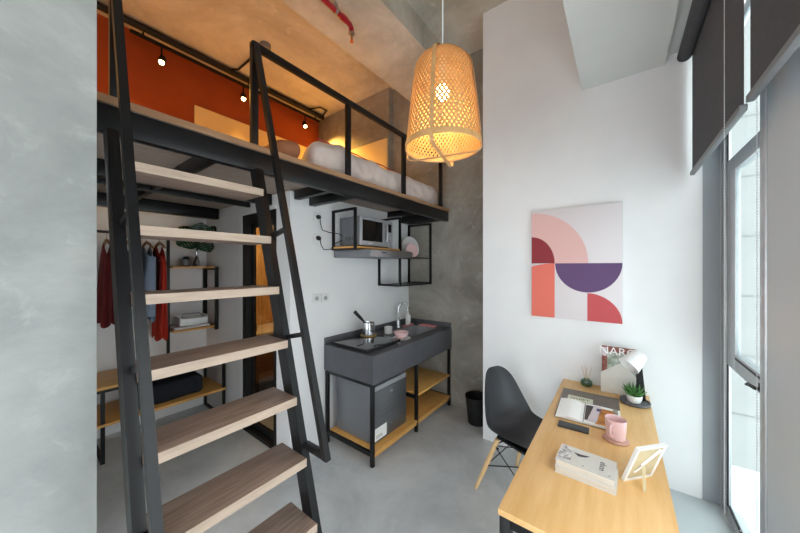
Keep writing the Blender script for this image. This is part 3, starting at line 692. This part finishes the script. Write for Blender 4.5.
obj('front_rail', B().box(KX0 + .033, KY0 + .013, .074, 2.414, KY0 + .04, .1).box(2.446, KY0 + .013, .074, KX1 - .046, KY0 + .04, .1), 'oak2', t)
obj('shelf', B().box(KX0 + .033, KY0 + .043, .101, KX1 - .033, KY1 - .046, .122, .001).box(KX0 + .033, KY0 + .006, .101, 2.414, KY0 + .043, .122).box(2.446, KY0 + .006, .101, KX1 - .033, KY0 + .043, .122), 'oak2', t)
obj('shelf', B().box(2.447, KY0 + .006, .357, KX1 - .047, KY1 - .047, .378, .001), 'oak2', t)
sk = B(); 
sk.box(SX0 + .001, SY0 + .001, .75, SX1 - .001, SY1 - .001, .754)
sk.box(SX0 + .001, SY0 + .001, .754, SX0 + .005, SY1 - .001, KZ - .001).box(SX1 - .005, SY0 + .001, .754, SX1 - .001, SY1 - .001, KZ - .001).box(SX0 + .005, SY0 + .001, .754, SX1 - .005, SY0 + .005, KZ - .001).box(SX0 + .005, SY1 - .005, .754, SX1 - .005, SY1 - .001, KZ - .001)
snk = obj('sink_basin', sk, 'silver', t)
obj('sink_rim', B().box(SX0 - .012, SY0 - .012, KZ + .0005, SX0, SY1 + .012, KZ + .003).box(SX1, SY0 - .012, KZ + .0005, SX1 + .012, SY1 + .012, KZ + .003).box(SX0, SY0 - .012, KZ + .0005, SX1, SY0, KZ + .003).box(SX0, SY1, KZ + .0005, SX1, SY1 + .012, KZ + .003), 'steel', snk)
obj('drain_trap', B().cyl((2.56, 1.86, .58), .03, .16, 18).tube([(2.56, 1.86, .6), (2.56, 1.86, .56), (2.60, 1.9, .55), (2.62, 2.1, .58)], .016, 10), 'greyp', t)
# tap
t = thing('tap', 'chrome gooseneck tap behind the sink', 'tap', (2.74, 2.11, KZ))
tb = Vector((2.785, 2.125, KZ + .001))
obj('base', B().lathe([(.026, 0), (.026, .012), (.02, .02), (.02, .085), (.014, .095)], tb, 24), 'chrome', t)
hv = Vector((.80, -.6, 0)).normalized()
pts = [tb + Vector((0, 0, z)) for z in (.09, .14, .2)] + [tb + hv * (.06 - .06 * math.cos(a)) + Vector((0, 0, .225 + .06 * math.sin(a))) for a in [PI * i / 12 for i in range(13)]] + [tb + hv * .12 + Vector((0, 0, .18))]
obj('spout', B().tube(pts, .0105, 14), 'chrome', t)
obj('lever', B().tube([tb + Vector((0, 0, .06)) + Vector(v) for v in ((0.015, .01, 0), (.035, .02, .01), (.06, .03, .05))], .006, 10), 'chrome', t)
# soap bottle
t = thing('soap_bottle', 'white pump soap bottle in the back right corner of the counter', 'bottle', (3.04, 2.125, KZ))
c = Vector((2.995, 2.13, KZ + .001))
obj('body', B().lathe([(.03, 0), (.034, .004), (.034, .11), (.026, .125), (.012, .13), (.012, .138)], c, 24), 'wht', t)
obj('pump', B().cyl(c + Vector((0, 0, .1385)), .009, .02, 12).bar(c + Vector((0, 0, .16)), c + Vector((-.03, -.03, .158)), .01, .008), 'wht', t)
# cloth over sink edge
b = B().soft((3.06, 1.88, KZ + .0105), (.05, .11, .0065), .008, (12, 22, 4), .004, 26).soft((2.93, 2.08, KZ + .0105), (.10, .014, .0065), .006, (22, 8, 4), .004, 26)
for v in b.v: v.z = max(v.z, KZ + .0036)
tag(obj('dish_cloth', b, 'pinkc'), 'pink dish cloth folded over the sink rim', 'cloth')
# hob
t = thing('hob', 'black glass electric hob on the left of the counter', 'hob', (2.02, 1.95, KZ))
obj('body', B().box(1.795, 1.70, KZ + .001, 2.262, 2.14, KZ + .028, .003), 'blackm', t)
obj('glass_top', B().box(1.792, 1.697, KZ + .0285, 2.265, 2.143, KZ + .034, .002), 'hobglass', t)
obj('knob', B().cyl((2.20, 1.672, KZ + .001), .016, .014, 18), 'greyp', t)
HZ = KZ + .035
pc = Vector((2.178, 2.04, HZ))
tag(obj('trivet', B().lathe([(.05, 0), (.085, 0), (.085, .006), (.05, .006), (.05, 0)], pc, 32, 0, False), 'gold'), 'thin gold ring trivet under the steel pot on the hob', 'trivet')
pc = pc + Vector((0, 0, .007))
t = thing('milk_pot', 'tall polished steel pot on the hob', 'pot', pc)
obj('body', B().lathe([(.055, 0), (.06, .003), (.06, .125), (.057, .127), (.056, .124), (.056, .006), (.001, .005)], pc, 36), 'chrome', t)
obj('side_handle', B().tube([pc + Vector((-.02, -.058, .10)), pc + Vector((-.03, -.085, .10)), pc + Vector((-.03, -.085, .04)), pc + Vector((-.02, -.058, .04))], .006, 8), 'blackm', t)
p0 = pc + Vector((-.01, .01, .012)); p1 = pc + Vector((-.026, .018, .118)); p2 = pc + Vector((-.12, .08, .24))
t = thing('ladle', 'black handled utensil leaning in the steel pot', 'utensil', p0)
obj('bowl', B().ball(p0 + Vector((0.01, 0, .022)), .018, 0, 8, .7), 'steel', t)
obj('handle', B().tube([p0 + Vector((0, 0, .022)), p1, (p1 + p2) / 2, p2], [.004, .006, .016, .018], 12), 'blackm', t)
# cup, bowl, saucer
c = Vector((2.47, 2.02, KZ + .001))
t = tag(obj('cup', B().lathe([(.036, 0), (.042, .004), (.043, .075), (.041, .076), (.0395, .073), (.038, .008), (.001, .007)], c, 30), 'wht'), 'plain white handleless cup between hob and sink', 'cup')
c = Vector((2.365, 1.765, KZ + .001))
tag(obj('saucer', B().lathe([(.055, 0), (.094, .010), (.095, .013), (.055, .004), (.001, .004)], c, 36), 'wht'), 'white saucer under the pink bowl at the counter front', 'saucer')
c = c + Vector((0, 0, .012))
tag(obj('bowl', B().lathe([(.032, 0), (.036, .003), (.062, .025), (.076, .06), (.073, .06), (.058, .028), (.032, .008), (.001, .007)], c, 36), 'pink'), 'pink ceramic bowl on a saucer at the counter front', 'bowl')
# fridge
t = thing('mini_fridge', 'dark steel mini fridge standing on the low oak shelf under the counter', 'fridge', (2.06, 1.9, .123))
FX0, FX1, FY0, FY1, FZ0, FZ1 = 1.835, 2.305, 1.66, 2.13, .135, .625
obj('body', B().box(FX0, FY0 + .045, FZ0, FX1, FY1, FZ1, .006), 'fbody', t)
dr = obj('door', B().box(FX0, FY0, FZ0 + .005, FX1, FY0 + .042, FZ1 - .045, .005), 'fsteel', t)
obj('door_handle', B().poly([Vector((FX0 + .003, FY0 + .002, z)) for z in (FZ1 - .044, FZ1 - .004)] + [Vector((FX0 + .003, FY0 + .04, FZ1 - .004)), Vector((FX0 + .003, FY0 + .04, FZ1 - .044))], (FX1 - FX0 - .006, 0, 0)), 'silver', dr)
obj('logo', text_b('LG', .028, basis((2.075, FY0 - .0006, .525), (1, 0, 0), (0, 0, 1), (0, -1, 0)), .0008), 'wht', dr)
st = obj('energy_sticker', B().box(1.85, FY0 - .0012, .16, 2.005, FY0 - .0003, .265), 'paper', dr)
obj('sticker_print', B().box(1.865, FY0 - .0018, .18, 1.95, FY0 - .0013, .186).box(1.865, FY0 - .0018, .195, 1.94, FY0 - .0013, .201), 'm_gry', st)
obj('lock', B().cyl((2.075, FY0 - .0005, .232), .007, .004, 12, 0, (0, -1, 0)), 'silver', dr)
for x in (FX0 + .04, FX1 - .04):
    for y in (FY0 + .08, FY1 - .04): obj('foot', B().cyl((x, y, .1225), .015, .012, 12), 'blackm', t)
# bin
c = Vector((2.955, 1.21, .001))
t = thing('waste_bin', 'black round waste bin on the floor by the concrete wall', 'bin', c)
obj('body', B().lathe([(.088, 0), (.09, .004), (.118, .28), (.115, .28), (.088, .01), (.001, .008)], c, 40), 'bin', t)
obj('rim', B().lathe([(.118, .277), (.122, .279), (.122, .285), (.116, .285), (.116, .281), (.118, .277)], c, 40, 0, False), 'bin', t)
# sockets
def socket(name, x, z, label, group):
    t = thing(name, label, 'socket', (x, YK - .001, z), 0, group, True)
    obj('plate', B().box(-.042, -.009, -.042, .042, 0, .042, .003), 'plate', t)
    obj('well', B().lathe([(.021, 0), (.021, .0012), (.018, .0012), (.018, .0002), (.001, .0002)], (0, -.0092, 0), 24, 0, True, (0, -1, 0)), 'silver', t)
    obj('contact', B().cyl((-.008, -.0096, 0), .003, .001, 8, 0, (0, -1, 0)).cyl((.008, -.0096, 0), .003, .001, 8, 0, (0, -1, 0)), 'm_ink', t)
    return t
s0 = socket('wall_socket', 1.689, 2.106, 'white wall socket nearest the loft beam, upper black plug in it', 'white wall sockets')
dup(s0, (1.689, YK - .001, 1.913), 0, 'white wall socket left of the range hood, lower black plug in it')
dup(s0, (1.678, YK - .001, 1.357), 0, 'empty white socket above the counter, left of two')
dup(s0, (1.778, YK - .001, 1.354), 0, 'empty white socket above the counter, right of two')
tag(obj('socket_cover', B().box(2.74, YK - .006, .99, 2.88, YK - .001, 1.15, .002), 'white'), 'blank white cover plate on the wall behind the tap', 'cover plate')
def plug(x, z, path, label):
    t = thing('power_plug', label, 'plug', (x, YK - .012, z), 0, 'black plugs of the microwave shelf')
    obj('plug_body', B().lathe([(.019, 0), (.02, .02), (.013, .034), (.006, .04)], (x, YK - .012, z), 18, 0, True, (0, -1, -.25)), 'blackm', t)
    obj('cable', B().tube(path, .004, 8), 'blackm', t)
plug(1.689, 2.106, [(1.689, 2.185, 2.095), (1.69, 2.18, 2.04), (1.715, 2.185, 1.985), (1.79, 2.175, 1.968), (1.89, 2.165, 1.966), (1.935, 2.165, 1.95)], 'black plug with the cable to the microwave, upper of two')
plug(1.689, 1.913, [(1.689, 2.185, 1.90), (1.695, 2.18, 1.85), (1.73, 2.185, 1.805), (1.80, 2.175, 1.81), (1.85, 2.165, 1.87), (1.935, 2.165, 1.905)], 'black plug with the cable to the microwave, lower of two')

# ------------------------------------------------------------------ hanging shelf, microwave, hood, dishes
t = thing('hanging_shelf', 'black steel wall shelf hung below the loft for microwave and dishes', 'shelf', (2.5, 2.05, 1.8))
def loop(x, z0, z1, y0=1.905, wb=.022, y1=YK - .006, w=.022):
    return B().box(x, y0, z0, x + w, y0 + w, z1).box(x, y1 - w, z0, x + w, y1, z1).box(x, y0 + w, z1 - w, x + w, y1 - w, z1).box(x, y0 + w, z0, x + w, y1 - w, z0 + wb)
obj('frame', loop(1.858, 1.806, 2.188, 1.905, .013), 'black', t)
obj('frame', loop(2.530, 1.43, 2.188), 'black', t)
obj('frame', loop(3.122, 1.43, 2.188, 1.875), 'black', t)
obj('shelf_board', B().box(1.8805, 1.908, 1.820, 2.529, YK - .008, 1.838, .001).box(1.859, 1.9275, 1.820, 1.8805, YK - .03, 1.838), 'oak2', t)
obj('dish_tray', B().box(2.553, 1.905, 1.431, 3.121, YK - .008, 1.443), 'black', t)
g = B().box(2.553, 1.906, 1.745, 3.121, 1.916, 1.757).box(2.553, YK - .02, 1.745, 3.121, YK - .01, 1.757)
for i in range(16): g.tube([(2.59 + i * .032, 1.916, 1.751), (2.59 + i * .032, YK - .02, 1.751)], .003, 6)
obj('wire_grid', g, 'black', t)
t = thing('microwave', 'silver microwave with black glass door on the hanging shelf', 'microwave', (2.19, 2.05, 1.84))
mx0, mx1, my0, my1, mz0, mz1 = 1.947, 2.43, 1.93, 2.205, 1.85, 2.125
obj('body', B().box(mx0, my0 + .022, mz0, mx1, my1, mz1, .005), 'greyp', t)
dr = obj('door', B().box(mx0, my0, mz0, 2.345, my0 + .021, mz1, .005), 'silver', t)
obj('door_window', B().box(mx0 + .03, my0 - .0015, mz0 + .045, 2.265, my0 - .0002, mz1 - .03, .0), 'glassb', dr)
obj('door_handle', B().tube([(2.31, my0, mz0 + .05), (2.31, my0 - .025, mz0 + .07), (2.31, my0 - .028, mz0 + .14), (2.31, my0 - .025, mz1 - .07), (2.31, my0, mz1 - .05)], .010, 10), 'silver', dr)
obj('logo', B().box(2.06, my0 - .0012, mz0 + .018, 2.12, my0 - .0002, mz0 + .026), 'wht', dr)
cp = obj('control_panel', B().box(2.347, my0, mz0, mx1, my0 + .021, mz1, .004), 'silver', t)
obj('display', B().box(2.357, my0 - .0012, mz1 - .12, mx1 - .022, my0 - .0002, mz1 - .035), 'glassb', cp)
obj('dial', B().cyl((2.388, my0 - .0002, mz0 + .06), .022, .012, 20, 0, (0, -1, 0)), 'silver', cp)
for i in range(5): obj('side_vent', B().box(mx0 - .0008, 2.03 + i * .022, mz0 + .05, mx0 - .0001, 2.038 + i * .022, mz0 + .085), 'm_ink', t)
for x in (mx0 + .04, mx1 - .04):
    for y in (my0 + .05, my1 - .04): obj('foot', B().cyl((x, y, 1.8385), .012, .012, 12), 'blackm', t)
t = thing('range_hood', 'slim grey extractor hood below the microwave shelf', 'range hood', (2.2, 2.0, 1.74))
obj('body', B().box(1.885, 1.752, 1.737, 2.528, YK - .006, 1.804, .003), 'greyp', t)
obj('front_strip', B().box(1.885, 1.737, 1.737, 2.528, 1.7515, 1.798, .003), 'steel', t)
obj('logo', text_b('fotile', .022, basis((2.08, 1.7365, 1.777), (1, 0, 0), (0, 0, 1), (0, -1, 0)), .0006) if False else B().box(2.03, 1.7362, 1.772, 2.10, 1.7369, 1.782), 'm_ink', t)
def plate(c, r, ax, m, label):
    return tag(obj('plate', B().lathe([(r * .55, 0), (r * .62, .002), (r, .012), (r, .015), (r * .6, .005), (.001, .004)], c, 40, 0, True, ax), m), label, 'plate', 'plates in the dish rack')
plate(Vector((3.0, 2.10, 1.893)), .134, (-.25, -1, .22), 'wht', 'large white plate upright in the dish rack')
plate(Vector((2.90, 2.01, 1.842)), .085, (-.35, -1, .25), 'pink', 'smaller pink plate leaning before the white plate')

# ------------------------------------------------------------------ wardrobe corner
t = thing('storage_bench', 'two-tier oak bench with black steel legs along the alcove wall', 'bench', (.85, 3.7, 0))
bx0, bx1, by0, by1 = -.05, 1.402, 3.43, 3.975
obj('top_board', B().box(bx0, by0, .62, bx1, by1, .642, .001), 'oak2', t)
obj('lower_board', B().box(bx0, by0 + .004, .31, bx1, by1, .332, .001), 'oak2', t)
for x in (.44, bx1 - .03):
    for y in (by0 + .005, by1 - .035):
        obj('leg', B().box(x, y, .001, x + .026, y + .026, .309).box(x, y, .333, x + .026, y + .026, .619), 'black', t)
    obj('foot_rail', B().box(x, by0 + .032, .001, x + .026, by1 - .036, .026), 'black', t)
obj('front_rail', B().box(bx0, by0 + .006, .595, bx1, by0 + .03, .619), 'black', t)
b = B().soft((.93, 3.70, .428), (.28, .20, .092), .035, (24, 18, 8), .006, 6)
for v in b.v: v.z = max(.3335, v.z)
tag(obj('storage_bag', b, 'bag'), 'black soft storage bag on the lower board of the bench', 'bag')

t = thing('clothes_rail', 'black steel clothes rail on a post in the alcove', 'clothes rail', (.7, 3.76, .645))
obj('post', B().box(.963, 3.742, .644, .987, 3.768, 1.985, .002), 'black', t)
obj('rail', B().tube([(.36, 3.755, 1.967), (.962, 3.755, 1.967)], .0125, 12), 'black', t)
obj('end_bracket', B().box(.34, 3.70, 1.955, .45, 3.80, 1.98, .003).box(.33, 3.74, 1.975, .36, 3.77, 2.18), 'black', t)

t = thing('wall_shelf', 'three-board oak shelf in a black frame beside the clothes rail', 'shelf', (1.2, 3.82, .95))
for z in (1.632, 1.285, .965): obj('board', B().box(.99, 3.655, z, 1.398, 3.97, z + .018, .001), 'oak2', t)
for y in (3.645, 3.965):
    obj('post', B().box(1.40, y, .94, 1.411, y + .025, 1.65), 'black', t)
    if y < 3.7: obj('post', B().box(1.372, 3.632, .94, 1.398, 3.654, 1.65), 'black', t)
obj('post', B().box(1.372, 3.972, .94, 1.398, 3.994, 1.65), 'black', t)
obj('frame_bar', B().box(1.4, 3.67, 1.61, 1.411, 3.96, 1.65).box(1.4, 3.67, .94, 1.411, 3.96, .965).box(1.4, 3.67, 1.28, 1.411, 3.96, 1.3), 'black', t)

c = Vector((1.145, 3.80, 1.651))
t = thing('small_pot', 'small round grey pot on the top shelf', 'pot', c)
obj('pot', B().lathe([(.032, 0), (.045, .01), (.048, .05), (.044, .075), (.04, .075), (.04, .06), (.001, .058)], c, 28), 'greyp', t)
obj('filling', B().ball(c + Vector((0, 0, .085)), .032, 0, 10, .8), 'bag', t)
c = Vector((1.245, 3.80, 1.651))
t = tag(obj('vase', B().lathe([(.038, 0), (.042, .004), (.034, .05), (.018, .11), (.014, .15), (.02, .17), (.017, .17), (.011, .15), (.012, .11), (.001, .02)], c, 28), 'chrome'), 'slender silver vase holding the monstera leaves', 'vase')
t = thing('monstera_leaves', 'dark green split monstera leaves standing in the silver vase', 'plant', c + Vector((0, 0, .13)))
def leaf(base, tip_dir, L, W, nrm):
    d0 = Vector(tip_dir).normalized(); n = Vector(nrm); n = (n - d0 * n.dot(d0)).normalized(); s = d0.cross(n)
    b = B(); K = 7
    wid = lambda u: W * (math.sin(PI * min(1, u * .92 + .10)) ** .7)
    P = lambda u, w_: Vector(base) + d0 * (L * u) + s * w_ - n * (.25 * w_ * w_ / W + .18 * L * u * u)
    for sd in (1, -1):
        for k in range(K):
            u0, u1 = k / K, (k + 1) / K
            e0, e1 = u0 + .03, u1 + .035
            pts_ = [P(u0, 0), P(u1, 0), P(u1 - .01, sd * wid(u1) * .45), P(min(e1, 1.02), sd * wid(min(u1, .97)) * .98), P(e0, sd * wid(u0 + .02) * 1.0), P(u0 + .012, sd * wid(u0) * .45)]
            q = [p + n * .0012 for p in pts_]; m = len(pts_)
            b.add(pts_ + q, [(0, 1, 2, 5), (5, 2, 3, 4), (m + 5, m + 2, m + 1, m), (m + 4, m + 3, m + 2, m + 5), (3, 4, m + 4, m + 3), (2, 3, m + 3, m + 2), (4, 5, m + 5, m + 4)])
    return b
vt = c + Vector((0, 0, .172))
for (tp, dr, L, W, nr) in (((1.19, 3.72, 1.97), (-.7, -.3, -.35), .185, .11, (-.2, -1, .6)), ((1.30, 3.70, 2.02), (.6, -.25, .10), .19, .11, (-.2, -1, .5)), ((1.26, 3.74, 1.98), (-.05, -.5, .9), .16, .10, (-.1, -1, .3)), ((1.25, 3.66, 1.96), (.35, -.5, -.8), .17, .10, (0, -.8, .7)), ((1.20, 3.78, 1.98), (-.6, .0, .5), .15, .09, (-.2, -1, .5))):
    lf = obj('leaf', leaf(tp, dr, L, W, nr), 'monstera', t, recalc=False)
    obj('stalk', B().tube([c + Vector((0, 0, .16)), (vt + Vector(tp)) / 2 + Vector((0, 0, .03)), Vector(tp)], .003, 6), 'monstera', lf)
tb = B().soft((1.17, 3.80, .9985), (.17, .125, .0135), .012, (14, 10, 3), .002, 20)
tag(obj('folded_towel', tb, 'wcloth'), 'white folded towel under the caddy on the lowest shelf', 'towel')
t = thing('storage_caddy', 'light grey caddy with a handle on the lowest wall shelf', 'caddy', (1.19, 3.79, 1.014))
cz = 1.0145
obj('tub', B().box(1.07, 3.71, cz, 1.32, 3.88, cz + .006, .002).box(1.065, 3.705, cz + .006, 1.325, 3.712, cz + .075, .002).box(1.065, 3.878, cz + .006, 1.325, 3.885, cz + .10, .002).box(1.065, 3.712, cz + .006, 1.072, 3.878, cz + .09, .002).box(1.318, 3.712, cz + .006, 1.325, 3.878, cz + .10, .002), 'wht', t)
obj('handle', B().tube([(1.10, 3.79, cz + .09), (1.12, 3.79, cz + .115), (1.27, 3.79, cz + .115), (1.29, 3.79, cz + .09)], .005, 8), 'greyp', t)

# hangers and clothes
def hanger(x, label, first=None):
    if first: return dup(first, (x, 3.755, 1.967), 0, label)
    t = thing('clothes_hanger', label, 'hanger', (x, 3.755, 1.967), 0, 'wooden hangers on the rail', True)
    obj('shoulder', B().tube([(0, -.19, -.135), (0, -.1, -.10), (0, 0, -.075), (0, .1, -.10), (0, .19, -.135)], [.009, .012, .013, .012, .009], 10), 'hwood', t)
    obj('hook', B().tube([(0, 0, -.07), (0, 0, -.03), (0, .017, -.012), (0, .018, .003), (0, .008, .018), (0, -.008, .018), (0, -.018, .005)], .0026, 8), 'steel', t)
    return t
h0 = hanger(.903, 'wooden hanger with the vermilion dress')
hanger(.803, 'wooden hanger with the grey-blue denim jacket', h0); hanger(.665, 'wooden hanger with the slate shirt', h0)
hanger(.52, 'wooden hanger with the maroon dress', h0)
def garment(x, ztop, zhem, wsh, whem, dsh, dhem, folds, amp, seed=0, slant=0.):
    vs, fs = [], []; n, k = 64, 22
    for i in range(k + 1):
        u = i / k; z = ztop + (zhem - ztop) * u
        sh = min(1, .26 + .74 * (u / .12) ** .6) if u < .12 else 1
        hw = (wsh + (whem - wsh) * u) * sh; hd = (dsh + (dhem - dsh) * u) * (.6 + .4 * sh)
        for j in range(n):
            a = 2 * PI * j / n
            f = 1 + amp * u * math.sin(folds * a + seed + 1.5 * u) + .05 * noise.noise(Vector((math.cos(a) * 2, math.sin(a) * 2 + seed, u * 4)))
            zz = z + (.02 * math.sin(folds * a * .5 + seed) * u if i > 15 else 0) - .10 * (1 - u) * abs(math.sin(a)) ** 2 * (1 if u < .12 else max(0, 1 - (u - .12) * 3))
            vs.append(Vector((x + hd * f * math.cos(a) + slant * u, 3.755 + hw * f * math.sin(a), zz)))
    for i in range(k):
        for j in range(n): fs.append((i * n + j, i * n + (j + 1) % n, (i + 1) * n + (j + 1) % n, (i + 1) * n + j))
    return B().add(vs, fs)
t = thing('dress', 'long vermilion dress hanging at the right end of the rail', 'dress', (.91, 3.755, .92), 0, 'clothes on the rail')
obj('skirt', garment(.903, 1.86, .925, .19, .18, .032, .042, 9, .14, 1., .0), 'redc', t)
obj('bodice_panel', garment(.871, 1.845, 1.30, .17, .16, .012, .02, 7, .10, 2.), 'maroon', t)
t = thing('jacket', 'grey-blue denim jacket hanging left of the vermilion dress', 'jacket', (.80, 3.755, 1.13), 0, 'clothes on the rail')
bd = obj('body', garment(.803, 1.86, 1.13, .20, .20, .034, .04, 7, .10, .4), 'blue', t)
obj('sleeve', B().tube([(.793, 3.55, 1.74), (.778, 3.53, 1.5), (.783, 3.535, 1.24), (.788, 3.54, 1.18)], [.035, .045, .04, .036], 14), 'blue', bd)
t = thing('shirt', 'slate shirt with a white collar hanging left of the denim jacket', 'shirt', (.665, 3.755, 1.4), 0, 'clothes on the rail')
bd = obj('body', garment(.665, 1.865, 1.30, .19, .19, .024, .025, 6, .1, 3.), 'dgrey', t)
obj('collar', B().poly([Vector((.70, 3.58, 1.80)), Vector((.715, 3.56, 1.62)), Vector((.685, 3.555, 1.70)), Vector((.675, 3.60, 1.82))], (-.006, -.01, 0)), 'wcloth', bd)
t = thing('dress', 'maroon pleated dress hanging at the left end of the rail', 'dress', (.5, 3.755, 1.15), 0, 'clothes on the rail')
obj('pleated_skirt', garment(.52, 1.86, 1.13, .17, .22, .03, .075, 11, .16, .7), 'maroon', t)

# ------------------------------------------------------------------ bathroom furniture
t = thing('vanity', 'walnut bathroom vanity with a pale top seen through the doorway', 'vanity', (1.95, 3.7, 0))
obj('cabinet', B().box(1.53, 3.45, .25, 2.5, 3.965, .815, .003), 'bathdark', t)
obj('top', B().box(1.525, 3.43, .816, 2.51, 3.966, .85, .003), 'counter2', t)
obj('drawer_front', B().box(1.54, 3.436, .28, 2.0, 3.449, .53).box(1.54, 3.436, .54, 2.0, 3.449, .80), 'bathdark', t)
obj('plinth', B().box(1.56, 3.5, .001, 2.47, 3.96, .249), 'blackm', t)
for i, (x, m, l) in enumerate(((1.74, 'bathdark', 'brown toiletry bottle on the vanity, left of two'), (1.80, 'bathdark', 'brown toiletry bottle on the vanity, right of two'))):
    tag(obj('toiletry_bottle', B().lathe([(.024, 0), (.026, .004), (.026, .09), (.009, .11), (.009, .14)], (x, 3.60, .851), 18), m), l, 'bottle', 'toiletries on the vanity')

# ------------------------------------------------------------------ camera
F = 292.
cam = bpy.data.cameras.new('camera'); co = bpy.data.objects.new('camera', cam); C.objects.link(co)
cam.sensor_fit = 'HORIZONTAL'; cam.sensor_width = 36; cam.lens = 36 * F / 800; cam.clip_start = .02
a = math.atan2(220, F)
co.location = (0, 0, 1.65); co.rotation_euler = (PI / 2, 0, a - PI / 2)
S.camera = co

# ------------------------------------------------------------------ light
W = bpy.data.worlds.new('overcast'); S.world = W; W.use_nodes = True
bg = W.node_tree.nodes['Background']; bg.inputs['Color'].default_value = (.935, .97, 1., 1); bg.inputs['Strength'].default_value = 4.7
def point(name, loc, power, col, r=.03):
    l = bpy.data.lights.new(name, 'POINT'); l.energy = power; l.color = col; l.shadow_soft_size = r
    o = bpy.data.objects.new(name, l); C.objects.link(o); o.location = loc; return o
point('pendant_light', PC + Vector((0, 0, .20)), 4.6, (1, .66, .30), .04)
for i, p in enumerate(lights):
    l = bpy.data.lights.new('track_spot_light', 'SPOT'); l.energy = 240; l.color = (1, .52, .11); l.shadow_soft_size = .03; l.spot_size = math.radians(92); l.spot_blend = 1.
    o = bpy.data.objects.new('track_spot_light', l); C.objects.link(o); o.location = p
    o.rotation_euler = Vector(((-.3, 0, .5)[i], -.40, -.85)).to_track_quat('-Z', 'Y').to_euler()
point('bathroom_light', (2.0, 3.3, 2.05), 20, (1, .78, .46), .06)
S.view_settings.view_transform = 'Standard'; S.view_settings.look = 'None'; S.view_settings.gamma = 1
S.view_settings.exposure = 0.; S.view_settings.use_curve_mapping = False
